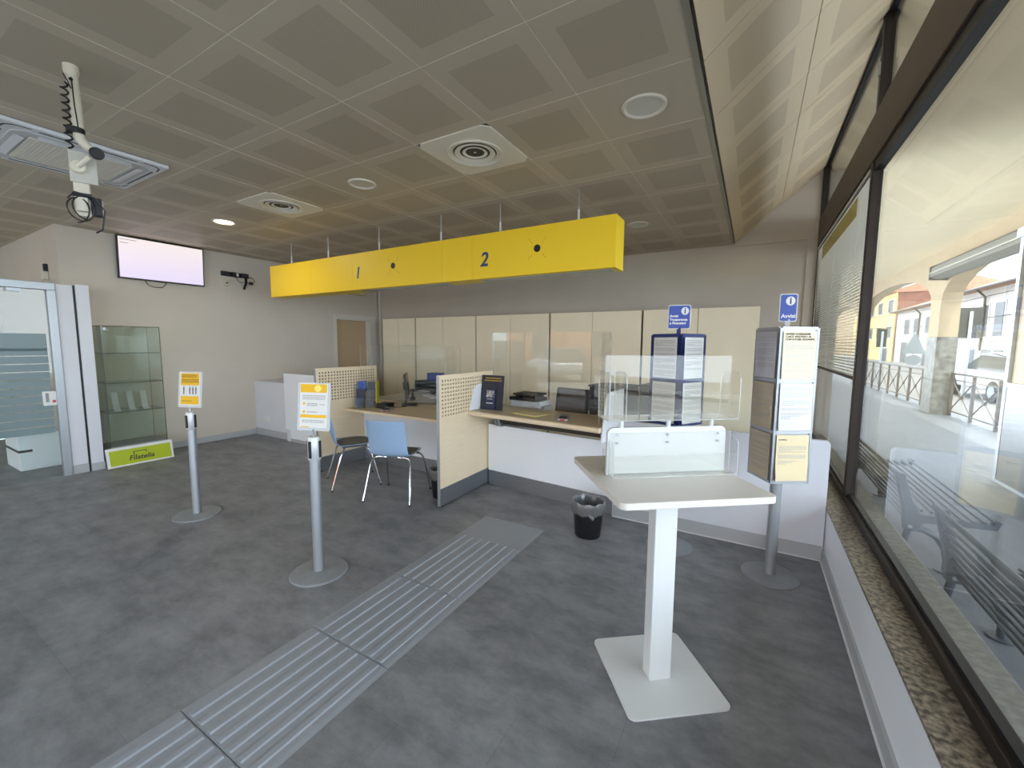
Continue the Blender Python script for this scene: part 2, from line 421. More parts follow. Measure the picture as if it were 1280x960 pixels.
# venetian blind
vb = E('venetian_blind', 'white venetian blind half lowered over the far window pane', 'blind', (.655, 5.2, 1.30))
P('head_rail', vb, M_whitepaint, B(-.018, .012, -1.34, 1.31, 1.45, 1.475), bevel=.002)
vs = []
for k in range(58):
    z = .03 + k * .0245
    v, f = B(-.0125, .0125, -1.34, 1.31, -.0004, .0004)
    vs += XF(Matrix.Translation((0, 0, z)) @ Matrix.Rotation(R_(-12), 4, 'Y'), (v, f))
P('slats', vb, mat('blind_slat', (226, 222, 210), .45), vs, kind='stuff')
P('bottom_rail', vb, M_bronze, B(-.012, .012, -1.34, 1.31, 0, .022), bevel=.003)
for y in (-1.05, 0, 1.0): P('ladder_cord', vb, M_paper, B(-.015, -.0138, y - .003, y + .003, .02, 1.46))
P('pull_cord', vb, M_paper, T([(-.02, 1.2, 1.45), (-.02, 1.2, -.45)], .0025, 6))
P('wand', vb, M_plexi, T([(-.022, 1.12, 1.45), (-.022, 1.1, -.55)], .005, 6))
yb = tag(P('yellow_band', None, glassmat('yellow_film', (238, 226, 40), .04, .1), B(.629, .6295, 4.15, 6.0, 2.535, 2.68)), 'translucent yellow strip stuck along the top of the far window', 'sticker')

# ------------------------------------------------------------------ doorway and door in the left wall
d1 = ST('door_1')
M_trim = mat('white_door_trim', (214, 208, 198), .5)
P('architrave', d1, M_trim, B(XL, XL + .02, 5.385, 5.465, 0, 2.12), B(XL, XL + .02, 6.285, 6.465, 0, 2.12), B(XL, XL + .02, 5.465, 6.285, 2.025, 2.12), bevel=.003)
P('jamb', d1, M_trim, B(XL - .15, XL, 5.46, 5.475, 0, 2.03), B(XL - .15, XL, 6.275, 6.29, 0, 2.03), B(XL - .15, XL, 5.475, 6.275, 2.015, 2.03))
P('door_leaf', d1, mat('beige_door', (190, 164, 130), .55), B(XL - .13, XL - .09, 5.475, 6.275, .01, 2.015))
P('handle', d1, M_alu, T([(XL - .09, 5.56, 1.02), (XL - .03, 5.56, 1.02), (XL - .03, 5.68, 1.02)], .01, 8))
es = E('emergency_lamp', 'small emergency lamp box high above the open doorway', 'lamp', (XL, 5.98, 2.585))
P('housing', es, mat('lamp_housing', (196, 170, 110), .5), B(0, .06, -.19, .19, -.05, .05), bevel=.01); P('diffuser', es, mat('lamp_diffuser', (210, 200, 165), .4), B(.06, .066, -.17, .17, -.035, .02))

# ------------------------------------------------------------------ wall of cabinets
xs = [(-6.68, -6.235, -5.80), (-5.765, -5.08, -4.335), (-4.315, -3.61, -2.885), (-2.855, -2.15, -1.415), (-1.39, -.663, .057)]
cl_labels = ['narrow cream two-door cabinet nearest the doorway', 'cream two-door cabinet behind the first teller desk', 'cream two-door cabinet in the middle of the row of five',
             'cream two-door cabinet behind the second teller counter', 'cream two-door cabinet at the window end of the row']
for (a, b_, c), lb in zip(xs, cl_labels):
    e = E('storage_cabinet', lb, 'cabinet', ((a + c) / 2, 6.15, 0), group='cream cabinets along the back wall')
    m0 = (a + c) / 2; hw = (c - a) / 2
    P('carcass', e, mat('cabinet_carcass', (196, 186, 164), .55), B(-hw, hw, .024, .43, 0, 2.045))
    for x0, x1 in ((a, b_), (b_, c)):
        P('door', e, M_cab, B(x0 - m0 + .004, x1 - m0 - .004, 0, .022, .06, 2.04), bevel=.002)
    P('plinth', e, M_dark, B(-hw + .01, hw - .01, .03, .04, 0, .06))

# ------------------------------------------------------------------ perforated partitions
def perforated(name, label, X, y0, y1, zt):
    e = E(name, label, 'partition', (X, (y0 + y1) / 2, 0), group='perforated ash partitions between the desks')
    L = (y1 - y0) / 2
    P('panel', e, M_wood, PR(rrect(-L, L, .18, zt - .41, .001, (0, 0, 0, 0)), 'x', -.014, .014))
    # perforated upper field: grid of square holes
    nz, ny = 10, 21
    zb, z1 = zt - .41, zt
    ys = [-L]; h = .0195
    py = (2 * L - .06) / ny
    for i in range(ny):
        c = -L + .03 + py * (i + .5); ys += [c - h / 2, c + h / 2]
    ys.append(L)
    zs = [zb]; pz = (z1 - zb - .045) / nz
    for i in range(nz):
        c = zb + .008 + pz * (i + .5); zs += [c - h / 2, c + h / 2]
    zs.append(z1)
    V = [(0, y, z) for z in zs for y in ys]; n = len(ys); F = []
    for j in range(len(zs) - 1):
        for i in range(n - 1):
            if i % 2 == 1 and j % 2 == 1: continue
            F.append((j * n + i, j * n + i + 1, (j + 1) * n + i + 1, (j + 1) * n + i))
    pf = P('perforated_panel', e, M_wood, (V, F))
    sm = pf.modifiers.new('solid', 'SOLIDIFY'); sm.thickness = .028; sm.offset = 0
    P('dark_core', e, mat('dark_brown_sheet', (74, 60, 44), .9), B(-.004, .004, -L + .02, L - .02, zt - .405, zt - .02))  # dark brown sheet put inside so the holes read dark
    P('kick_plate', e, M_steel, B(-.016, .016, -L + .002, L - .002, .012, .18), bevel=.002)
    P('edge_strip', e, M_alu, B(-.0155, .0155, -L - .004, -L, .012, zt - .01))
    for y in (-L + .04, L - .04): P('foot', e, M_black, C((0, y, 0), (0, y, .012), .014, n=12))
    return e
perforated('desk_partition', 'pale ash perforated partition beside the leaflet holder and left chair', -4.43, 3.03, 3.94, 1.245)
perforated('desk_partition', 'pale ash perforated partition between the first desk and second counter', -2.49, 2.935, 3.85, 1.255)

# ------------------------------------------------------------------ first desk
dk = E('teller_desk', 'ash-topped teller desk with white front panel behind the blue chairs', 'desk', (-3.46, 3.4, 0))
P('desktop', dk, M_woodtop, PR([(-.95, 0), (.95, 0), (.95, .98), (.2, .98), (.2, 1.85), (-1.5, 1.85), (-1.5, .6), (-.95, .6)], 'z', .70, .728), bevel=.004)
P('front_edging', dk, M_wood, B(-.95, .95, -.004, 0, .699, .729))
P('front_panel', dk, M_white, B(-.95, .95, .30, .32, .17, .70)); P('kick_plate', dk, M_steel, B(-.95, .95, .305, .318, 0, .17))
P('side_leg', dk, M_grey, B(-1.45, -1.42, .7, 1.8, 0, .70)); P('side_leg', dk, M_grey, B(.92, .95, .33, .95, 0, .70))
dm = tag(P('desk_mat', None, M_steel, B(-4.85, -3.35, 4.25, 5.2, .7285, .733)), 'grey metal desk mat on the first desk under the keyboard', 'desk mat')
# screen of the first desk
ps = E('acrylic_screen', 'clear acrylic hygiene screen standing on the first desk', 'screen', (-3.72, 3.82, .729))
plexi_pane('sheet', ps, -.66, .74, 0, .006, .03, .80, r=.02)
plexi_pane('wing', ps, -.66, -.654, -.18, .0, 0, .80, r=.04); plexi_pane('wing', ps, .62, .626, -.0 + .006, .26, 0, .78, r=.05)
P('clip', ps, M_alu, B(.60, .64, -.01, .03, 0, .04)); P('clip', ps, M_alu, B(-.66, -.62, -.01, .03, 0, .04))

def monitor(name, label, loc, rz, w=.5, h=.3, tilt=8, back=False):
    e = E(name, label, 'monitor', loc, rz)
    P('base', e, M_black, PR(rrect(-.12, .12, -.1, .1, .03), 'z', 0, .014), bevel=.003)
    P('stand', e, mat('monitor_stand', (70, 72, 74), .5), B(-.03, .03, .03, .055, .014, .26), bevel=.006)
    Mx = Matrix.Translation((0, 0, .11)) @ Matrix.Rotation(R_(-tilt), 4, 'X')
    P('casing', e, M_black, XF(Mx, PR(rrect(-w / 2, w / 2, 0, h, .012), 'y', 0, .028)), bevel=.003)
    P('panel', e, mat('dark_lcd', (18, 18, 22), .2), XF(Mx, B(-w / 2 + .012, w / 2 - .012, -.002, 0, .02, h - .012)))
    P('arm', e, M_black, XF(Mx, B(-.05, .05, .028, .06, .1, .2)))
    return e
monitor('computer_monitor', 'black monitor seen edge-on on the first desk', (-3.93, 4.05, .729), R_(131), .48, .31, 6)
kb = E('keyboard', 'white keyboard on the grey mat of the first desk', 'keyboard', (-4.22, 4.80, .733), R_(150))
P('case', kb, M_whitepaint, B(-.2, .2, -.065, .065, 0, .016), bevel=.004)
P('keys', kb, mat('key_caps', (205, 207, 210), .5), *[B(-.19 + .0253 * i, -.19 + .0253 * i + .021, -.055 + .0225 * j, -.055 + .0225 * j + .018, .016, .021) for i in range(15) for j in range(5)])
ms = E('computer_mouse', 'black mouse on the mat beside the white keyboard', 'mouse', (-4.42, 5.08, .733))
P('body', ms, M_black, LA([(.034, 0), (.036, .012), (.026, .026), (.01, .033), (.0, .034)], 16), smooth=True)
wc = E('desk_camera', 'small black camera on a tripod stand on the first desk', 'camera', (-4.25, 4.45, .733))
P('foot', wc, M_black, LA([(.05, 0), (.05, .01), (.02, .05), (.018, .1)], 16), smooth=True); P('head', wc, M_black, LA([(0, .1), (.028, .108), (.034, .13), (.028, .152), (0, .16)], 16), smooth=True)
P('lens', wc, mat('lens', (10, 10, 14), .05), C((0, -.03, .13), (0, -.036, .13), .012, n=12))
def card_terminal(label, loc, rz):
    e = E('card_terminal', label, 'card terminal', loc, rz)
    P('body', e, M_alu, PR([(-.09, 0), (.09, 0), (.09, .03), (-.09, .018)], 'x', -.045, .045), bevel=.004)
    P('keypad', e, M_black, XF(Matrix.Translation((0, -.03, .023)) @ Matrix.Rotation(R_(3.8), 4, 'X'), B(-.035, .035, -.04, .03, 0, .003)))
    P('display', e, mat('lcd_grey', (120, 132, 130), .3), XF(Matrix.Translation((0, .05, .0285)) @ Matrix.Rotation(R_(3.8), 4, 'X'), B(-.033, .033, -.02, .025, 0, .002)))
    P('front_label', e, mat('red_label', (196, 40, 34), .4), B(-.02, .02, -.0915, -.09, .003, .014))
    return e
card_terminal('silver card terminal with red label on the first desk', (-3.83, 3.56, .7295), R_(28))
bk = E('receipt_printer', 'low black receipt printer beside the leaflet holder', 'printer', (-4.02, 3.71, .7295), R_(15))
P('body', bk, M_black, B(-.08, .08, -.09, .09, 0, .06), bevel=.012); P('slot', bk, M_dark, B(-.05, .05, .02, .035, .0595, .062))
# cable of the terminal
tag(P('cable', None, M_black, T([(-3.86, 3.70, .733), (-3.88, 3.74, .745), (-3.93, 3.79, .733), (-3.86, 3.84, .733), (-3.84, 3.88, .735)], .004, 6), smooth=True), 'black cable curling across the first desk to the terminal', 'cable')

# leaflet holder with leaflets
lh = E('leaflet_holder', 'acrylic leaflet holder full of leaflets against the left partition', 'leaflet holder', (-4.25, 3.62, .7295), R_(34))
plexi_pane('back', lh, -.13, .13, .06, .063, 0, .33); P('base', lh, M_plexi, B(-.13, .13, -.07, .06, 0, .004))
plexi_pane('side', lh, .13, .133, -.07, .063, 0, .3); plexi_pane('side', lh, -.133, -.13, -.07, .063, 0, .3)
plexi_pane('front', lh, -.13, .13, -.073, -.07, 0, .1); plexi_pane('front', lh, -.13, .13, -.01, -.007, .11, .2)
P('spine', lh, mat('yellow_green_board', (206, 200, 50), .5), B(.134, .142, -.07, .065, 0, .33))
cols = [((44, 90, 180), -.095, .045, .20, .33), ((70, 72, 78), .03, .045, .20, .32), ((20, 34, 60), -.095, -.015, .1, .235), ((96, 98, 92), .03, -.015, .1, .225), ((64, 82, 110), -.095, -.075 + .01, .006, .13), ((110, 112, 112), .03, -.065, .006, .12)]
for k, (c, x, y, z0, z1) in enumerate(cols):
    q = tag(P('leaflet', None, mat('leaflet_%d' % k, c, .4, noise=.45, scale=22), XF(Matrix.Translation((-4.25, 3.62, .7295)) @ Matrix.Rotation(R_(34), 4, 'Z'), B(x - .028, x + .078, y, y + .012, z0, z1))),
        ['bright blue leaflet in the top row of the holder', 'charcoal leaflet in the top row of the holder', 'dark navy leaflet in the middle row of the holder', 'grey-green leaflet in the middle row of the holder', 'steel-blue leaflet in the bottom row of the holder', 'pale grey leaflet in the bottom row of the holder'][k], 'leaflet', 'leaflets in the holder')
# printer on a low unit behind the first desk
pu = E('printer_stand', 'low white unit carrying the black printer behind the first desk', 'cabinet', (-4.83, 5.62, 0))
P('body', pu, M_white, B(-.3, .3, -.22, .25, 0, .66)); P('door', pu, M_whitepaint, B(-.295, .295, -.24, -.221, .05, .65), bevel=.003)
pr = E('office_printer', 'black office printer behind the first desk', 'printer', (-4.85, 5.6, .66))
P('body', pr, M_black, B(-.26, .26, -.2, .2, .04, .24), bevel=.015); P('paper_tray', pr, M_black, B(-.2, .2, -.32, -.2, .05, .07)); P('foot', pr, M_black, B(-.22, .22, -.16, .16, 0, .04)); P('paper', pr, M_paper, B(-.1, .1, -.3, -.2, .0705, .076))
tag(P('blue_box', None, mat('blue_card', (26, 52, 150), .5), B(-4.93, -4.68, 5.52, 5.7, .9005, 1.03), bevel=.004), 'small bright blue box on top of the black printer', 'box')

# ------------------------------------------------------------------ second counter (front line slightly skewed)
RZ2 = math.atan2(-.125, 1.42)
c2 = E('teller_counter', 'teller counter with ash shelf, white front and steel kick plate', 'counter', (-2.46, 3.735, 0), RZ2)
Lc = 1.42
P('front_panel', c2, M_white, B(0, Lc, 0, .02, .165, .675)); P('kick_plate', c2, M_steel, B(0, Lc + .05, .012, .03, 0, .165))
P('back_board', c2, mat('dark_brown_board', (66, 58, 50), .6), B(0, Lc, .1, .12, .675, .82))
P('shelf', c2, M_woodtop, PR([(-.01, -.33), (Lc + .03, -.36), (Lc + .03, .22), (-.01, .22)], 'z', .822, .865), bevel=.006)
P('front_edging', c2, M_wood, XF(Matrix.Identity(4), T([(-.01, -.335, .8435), (Lc + .03, -.365, .8435)], .0225, 10)), smooth=True)
P('inner_worktop', c2, M_woodtop, B(0, Lc, .22, .9, .70, .73)); P('side_leg', c2, M_grey, B(0, .03, .24, .9, 0, .70)); P('side_leg', c2, M_grey, B(Lc - .03, Lc, .24, .9, 0, .70))
for x in (.14, 1.33): P('bracket', c2, M_alu, T([(x, .02, .68), (x + .02, -.06, .69), (x + .03, -.13, .822)], .014, 8), T([(x + .05, .02, .68), (x + .06, -.06, .69), (x + .07, -.13, .822)], .014, 8))
P('cheek', c2, M_white, PR([(-.33, .865), (.12, .865), (.12, 1.13), (-.16, 1.13), (-.22, 1.115), (-.26, 1.08)], 'x', -.005, .015), bevel=.004)
P('cheek', c2, M_white, PR([(-.35, .74), (.12, .74), (.12, 1.15), (-.18, 1.15), (-.23, 1.135), (-.265, 1.10)], 'x', Lc + .03, Lc + .05), bevel=.004)
p2 = E('acrylic_screen', 'tall clear acrylic hygiene screen standing on the second counter', 'screen', (-2.46, 3.735, .8655), RZ2)
plexi_pane('sheet', p2, .02, 1.36, .05, .056, .02, .80, r=.02)
plexi_pane('wing', p2, .02, .026, .056, .30, 0, .80, r=.05); plexi_pane('wing', p2, 1.355, 1.361, -.17, .05, 0, .78, r=.05)
P('foot', p2, M_alu, B(.0, .06, .02, .09, 0, .02)); P('foot', p2, M_alu, B(1.30, 1.35, .02, .09, 0, .02))
def rel2(x, y, z): # point in the counter frame to world
    return (-2.46 + x * math.cos(RZ2) - y * math.sin(RZ2), 3.735 + x * math.sin(RZ2) + y * math.cos(RZ2), z)
# dark brochure stand
bs = E('brochure_stand', 'dark navy brochure board standing on the second counter', 'brochure stand', rel2(.16, -.16, .866), RZ2 + R_(6))
Mb = Matrix.Rotation(R_(-7), 4, 'X')
M_bb = mat('navy_card', (38, 42, 56), .45)
P('board', bs, M_bb, XF(Mb, PR(rrect(-.135, .135, 0, .36, .008), 'y', 0, .004))); P('strut', bs, M_bb, PR([(.0, 0), (.1, 0), (.03, .25)], 'x', -.05, .05))
P('pocket', bs, mat('brochure_cover', (30, 44, 78), .35), XF(Mb, B(-.06, .05, -.02, -.001, .015, .21)))
P('cover_photo', bs, mat('brochure_photo', (226, 222, 220), .4, noise=1, rgb2=(60, 56, 80), scale=30), XF(Mb, B(-.055, .035, -.0206, -.02, .13, .20)))
P('heading', bs, mat('gold_print', (180, 150, 60), .5), LN(para(-.09, .1, .335, 1, .02, .012, 3) + para(-.1, .11, .31, 1, .02, .012, 4), Mb @ TF((0, -.0008, 0), (1, 0, 0), (0, 0, 1))))
P('caption', bs, M_paper, LN(para(-.045, .02, .115, 1, .02, .006, 5) + para(-.05, .03, .075, 1, .02, .01, 6), Mb @ TF((0, -.0206, 0), (1, 0, 0), (0, 0, 1))), kind='stuff')
pap = E('paper_pad', 'thin yellow-edged pad of papers lying on the second counter', 'paper', rel2(.62, -.12, .866), RZ2 + R_(-8))
P('cover', pap, mat('yellow_cover', (214, 208, 90), .6), B(-.16, .16, -.11, .11, 0, .004)); P('sheets', pap, M_cream, B(-.12, .16, -.10, .06, .004, .009))
card_terminal('silver card terminal with red label on the second counter', rel2(1.02, -.18, .866), R_(14))
mi = E('cash_recycler', 'grey counting machine with a black tray behind the second screen', 'machine', rel2(.28, .42, .7305), RZ2)
P('body', mi, M_grey, B(-.19, .19, -.13, .13, 0, .19), bevel=.008); P('hopper', mi, M_black, B(-.2, .14, -.14, .12, .19, .225)); P('lid', mi, M_dark, B(-.16, .14, -.13, .11, .248, .268), bevel=.003); P('post', mi, M_black, B(-.14, -.10, -.1, .08, .225, .248)); P('post', mi, M_black, B(.09, .12, -.1, .08, .225, .248)); P('side_box', mi, M_alu, B(.192, .23, -.1, .1, 0, .14))
mo = E('operator_screen', 'black framed screen with brown-grey panel behind the second counter', 'monitor', rel2(.80, .36, .7305), RZ2 + R_(-6))
P('foot', mo, M_black, B(-.1, .1, -.02, .12, 0, .012)); P('casing', mo, M_black, XF(Matrix.Rotation(R_(-9), 4, 'X'), PR(rrect(-.2, .2, .012, .36, .025), 'y', 0, .03)), bevel=.004)
P('back_cover', mo, mat('warm_grey_cover', (74, 70, 68), .6), XF(Matrix.Rotation(R_(-9), 4, 'X'), PR(rrect(-.165, .17, .03, .34, .015), 'y', -.004, 0)))
pb = E('passbook_printer', 'big black passbook printer with small white badges', 'printer', rel2(1.23, .36, .7305), RZ2 + R_(-2))
P('body', pb, M_black, B(-.19, .19, -.05, .3, 0, .40), bevel=.008); P('cover', pb, mat('glossy_black', (14, 14, 16), .12), B(-.19, .19, -.058, -.05, .16, .34)); P('badge', pb, mat('badge_grey', (170, 172, 176), .5), B(-.02, .015, -.0592, -.058, .17, .19), B(.03, .10, -.0592, -.058, .17, .19)); P('lid', pb, M_dark, B(-.2, .2, -.06, .3, .40, .415))
P('front_unit', pb, M_black, B(0, .14, -.12, -.06, 0, .14), bevel=.006)
pc = E('computer_tower', 'black computer tower beside the passbook printer', 'computer', rel2(1.62, .62, .0), RZ2)
P('case', pc, M_black, B(-.1, .1, -.2, .22, .73, 1.17), bevel=.006); P('stand', pc, M_grey, B(-.12, .12, -.22, .24, 0, .73))

# ------------------------------------------------------------------ visitor chairs
def make_chair(label, loc, rz):
    e = E('visitor_chair', label, 'chair', loc, rz, 'visitor chairs')
    # shell: profile in (y, z) from seat front to back top with half widths
    prof = [(.235, .43, .09), (.225, .446, .135), (.17, .452, .195), (.04, .445, .225), (-.08, .437, .222), (-.15, .442, .215), (-.19, .468, .208), (-.215, .53, .205), (-.24, .62, .205), (-.265, .72, .205), (-.285, .80, .205), (-.29, .815, .200)]
    V, F = [], []; n = 13
    for y, z, w_ in prof:
        back = max(0, min(1, (z - .45) / .15)) if y < -.1 else 0
        for k in range(n):
            u = -1 + 2 * k / (n - 1)
            curl = .02 * abs(u) ** 3 * min(1, max(.15, (.24 - y) / .15))
            V.append((u * w_, y + (.045 * u * u) * back, z + curl * (1 - back)))
    for i in range(len(prof) - 1):
        for k in range(n - 1): F.append((i * n + k, i * n + k + 1, (i + 1) * n + k + 1, (i + 1) * n + k))
    sh = P('shell', e, M_chair, (V, F), smooth=True)
    md = sh.modifiers.new('solid', 'SOLIDIFY'); md.thickness = .009; md.offset = -1
    sb = sh.modifiers.new('sub', 'SUBSURF'); sb.levels = 1; sb.render_levels = 2
    V2 = [(0, .02, .462)]; m = 28; F2 = []
    rings = ((.6, .4625), (.93, .461), (1, .452))
    for s, z in rings:
        for k in range(m):
            t = 2 * math.pi * k / m; c, q = math.cos(t), math.sin(t)
            V2.append((.195 * s * math.copysign(abs(c) ** .7, c), .02 + .185 * s * math.copysign(abs(q) ** .7, q), z + .012 * abs(c) ** 3 * s))
    for k in range(m): F2.append((0, 1 + k, 1 + (k + 1) % m))
    for i in range(2):
        for k in range(m): F2.append((1 + i * m + k, 1 + (i + 1) * m + k, 1 + (i + 1) * m + (k + 1) % m, 1 + i * m + (k + 1) % m))
    P('seat_pad', e, M_pad, (V2, F2), smooth=True)
    for sx in (-1, 1):
        for fy, yy, foot in ((1, .12, .25), (-1, -.10, -.245)):
            lg = P('leg', e, M_chrome, T([(sx * .06, yy, .425), (sx * .14, yy, .425), (sx * .185, yy + fy * .01, .418), (sx * .205, yy + fy * .03, .39), (sx * .215, yy + fy * .05, .34), (sx * .245, foot, .012)], .0095, 10), smooth=True)
            P('glide', lg, M_dark, C((sx * .245, foot, 0), (sx * .245, foot, .014), .0125, n=10))
    P('crossbar', e, M_chrome, T([(-.1, -.12, .424), (-.1, .14, .424)], .009, 8)); P('crossbar', e, M_chrome, T([(.1, -.12, .424), (.1, .14, .424)], .009, 8))
    return e
make_chair('light blue shell chair turned sideways beside the left partition', (-3.80, 3.02, 0), R_(-31))
make_chair('light blue shell chair seen from behind in front of the first desk', (-3.06, 2.97, 0), R_(18))

# ------------------------------------------------------------------ bins
def make_bin(label, loc, s=1.0, bag=True):
    e = E('waste_bin', label, 'bin', loc, 0, 'waste bins')
    P('bucket', e, M_black, LA([(0, .004), (.1 * s, 0), (.103 * s, .004), (.128 * s, .27 * s), (.122 * s, .27 * s), (.098 * s, .012), (0, .012)], 32), smooth=True)
    if bag:
        g = glassmat('bin_bag', (190, 194, 198), .08, .25, .22)
        rnd = random.Random(4); V, F = [], []; n = 48
        ring = ((.131, .20), (.137, .25), (.139, .283), (.132, .296), (.119, .285), (.112, .22), (.106, .12))
        for i, (r, z) in enumerate(ring):
            for k in range(n):
                t = 2 * math.pi * k / n; wv = 1 + (.016 * math.sin(7 * t + i) + .012 * math.sin(13 * t + 2 * i) + rnd.uniform(-.008, .008))
                if i == 0 or i == 1: wv = max(wv, .995)
                V.append((r * s * wv * math.cos(t), r * s * wv * math.sin(t), z * s + (.006 * math.sin(9 * t) if i in (0, 3) else 0)))
        for i in range(len(ring) - 1):
            for k in range(n): F.append((i * n + k, i * n + (k + 1) % n, (i + 1) * n + (k + 1) % n, (i + 1) * n + k))
        P('liner_bag', e, g, (V, F), smooth=True, label='translucent bin bag')
        P('bag_knot', e, g, T([(.05 * s, -.128 * s, .225 * s), (.07 * s, -.131 * s, .21 * s), (.085 * s, -.125 * s, .19 * s), (.09 * s, -.118 * s, .2 * s)], [.006, .016, .012, .004], 8), smooth=True)
    return e
make_bin('black waste bin with clear bag in front of the second counter', (-1.09, 3.13, 0))
make_bin('black waste bin tucked behind the middle partition under the first desk', (-2.655, 3.19, 0))

# ------------------------------------------------------------------ queue posts with notices
def stanchion(label, loc, rz, kind):
    e = E('queue_post', label, 'queue post', loc, rz, 'queue posts with notices')
    P('base', e, M_disc, LA([(0, 0), (.182, 0), (.182, .008), (.176, .013), (.03, .02), (0, .02)], 48), smooth=True)
    P('post', e, M_alu, C((0, 0, .018), (0, 0, .78), .033, n=28), smooth=True)
    P('collar', e, mat('pale_collar', (200, 202, 204), .4, .4), LA([(.037, .78), (.04, .785), (.04, .93), (.036, .937), (.0, .94)], 28), smooth=True)
    for a in (0, 90, 180, 270):
        Mx = Matrix.Rotation(R_(a), 4, 'Z')
        P('belt_slot', e, M_black, XF(Mx, B(-.008, .008, -.0475, -.036, .80, .91)))
    P('stem', e, M_chrome, C((0, 0, .935), (0, 0, .985), .006, n=10))
    tl = R_(-6)
    M0 = Matrix.Translation((0, -.004, .975)) @ Matrix.Rotation(tl, 4, 'X')
    P('holder', e, mat('clear_grey_holder', (196, 200, 204), .3), XF(M0, PR(rrect(-.118, .118, 0, .315, .012), 'y', 0, .006)), label='clear plastic notice holder')
    pg = P('notice', e, M_paper, XF(M0, B(-.1, .1, -.002, 0, .02, .31)), label='printed paper notice in yellow and white')
    Mp = M0 @ TF((0, -.0026, 0), (1, 0, 0), (0, 0, 1))
    my = mat('yellow_print', (236, 186, 20), .5)
    if kind == 'people':
        P('yellow_block', pg, my, LN([(-.09, .09, .195, .30)], Mp)); P('yellow_block', pg, my, LN([(-.09, .09, .028, .10)], Mp)); Mq = M0 @ TF((0, -.0034, 0), (1, 0, 0), (0, 0, 1))
        P('print', pg, mat('brown_print', (150, 110, 20), .6), LN(para(-.08, .07, .288, 2, .014, .008, 1) + para(-.08, .085, .25, 3, .012, .006, 2) + para(-.08, .02, .06, 1, .01, .006, 3), Mq))
        rows = []
        for x in (-.06, .0, .03, .06):
            rows += [(x - .004, x + .004, .178, .187), (x - .007, x + .007, .15, .175), (x - .006, x - .001, .118, .149), (x + .001, x + .006, .118, .149)]
        P('figures', pg, M_inkm, LN(rows, Mp), kind='stuff')
    else:
        [P('yellow_block', pg, my, LN([q_], Mp)) for q_ in ((-.095, .095, .25, .305), (-.095, .095, .085, .105), (-.09, -.03, .022, .028))]; Mq = M0 @ TF((0, -.0034, 0), (1, 0, 0), (0, 0, 1))
        P('coin_emblem', pg, mat('pale_yellow', (252, 230, 120), .5), XF(Mq, PR([(.03 + .026 * math.cos(t * .3927), .277 + .022 * math.sin(t * .3927)) for t in range(16)], 'z', -.0005, .0005)))
        P('print', pg, M_ink, LN(para(-.08, .085, .232, 3, .011, .005, 5) + para(-.045, .03, .18, 2, .011, .006, 6) + para(.045, .08, .175, 1, .011, .005, 8) + para(-.045, .03, .125, 1, .011, .006, 7) + para(-.08, .08, .07, 2, .011, .005, 9), Mq))
        P('bullets', pg, my, XF(Mq, *[PR([(-.068 + .009 * math.cos(t * .785), z + .009 * math.sin(t * .785)) for t in range(8)], 'z', -.0005, .0005) for z in (.178, .123)]))
    return e
stanchion('grey queue post with yellow queueing notice, further left near the glass case', (-4.254, 1.695, 0), R_(22), 'people')
stanchion('grey queue post with white and yellow notice, nearer the blue chairs', (-2.465, 1.658, 0), R_(20), 'price')

# ------------------------------------------------------------------ tactile path
tp = E('tactile_path', 'raised grey tactile guide path running across the floor to the counter', 'tactile path', (-1.715, 0, .0005))
M_tac = mat('grey_tactile_rubber', (144, 148, 154), .45, noise=.05, scale=30)
segs = [(2.615, 3.0), (1.90, 2.61), (1.293, 1.896), (.69, 1.289), (.09, .686), (-.5, .086)]
for k, (a, b_) in enumerate(segs):
    j = .0 if k == 0 else random.uniform(-.003, .003)
    t = P('path_tile', tp, M_tac, PR([(-.292 + j, 0), (.292 + j, 0), (.27 + j, .004), (-.27 + j, .004)], 'y', a, b_))
    if k:
        for i in range(7):
            x = -.225 + .075 * i + j
            P('rib', t, M_tac, PR([(x - .018, .004), (x + .018, .004), (x + .0125, .0105), (x - .0125, .0105)], 'y', a + .008, b_ - .008))

# ------------------------------------------------------------------ white standing table
tb = E('standing_table', 'white square standing table on a flat square base in the foreground', 'table', (-.328, 1.908, 0), R_(37.5))
P('tabletop', tb, M_top, PR(rrect(-.318, .318, -.322, .322, .03), 'z', .945, .972), bevel=.002)
P('column', tb, M_whitepaint, B(-.052, .052, -.035, .035, .008, .945), bevel=.004, loc=(.012, -.012, 0))
P('base_plate', tb, M_whitepaint, PR(rrect(-.23, .23, -.238, .238, .03), 'z', 0, .009), loc=(.02, .008, 0))
P('mount_plate', tb, M_whitepaint, B(-.13, .13, -.1, .1, .935, .945))
P('lever', tb, M_paper, B(.14, .22, -.02, .02, .936, .944))
hd = E('leaflet_rack', 'two-tier acrylic leaflet rack with white backing on the standing table', 'leaflet rack', (-.328, 1.908, .9722), R_(37.5))
P('backing', hd, M_whitepaint, PR(rrect(-.255, .305, 0, .213, .03, (0, 0, 1, 1)), 'y', .0, .02), bevel=.002)
plexi_pane('front_sheet', hd, -.245, .325, -.062, -.058, .004, .10); plexi_pane('floor_sheet', hd, -.245, .325, -.06, 0, .003, .007)
plexi_pane('pocket_back', hd, -.245, .325, -.005, -.001, .004, .19)
for x in (-.249, .325): plexi_pane('side_sheet', hd, x, x + .004, -.06, 0, .003, .16, r=.02)
plexi_pane('front_sheet', hd, -.245, .325, .078, .082, .004, .10); plexi_pane('floor_sheet', hd, -.245, .325, .02, .08, .003, .007)
for x in (-.21, .025, .265):
    for z in (.145, .18): P('screw', hd, M_alu, C((x, -.0055, z), (x, -.009, z), .0055, n=10))
for x in (-.19, .03, .235): P('leg', hd, M_whitepaint, C((x, .01, .21), (x, .01, .252), .0105, n=14))
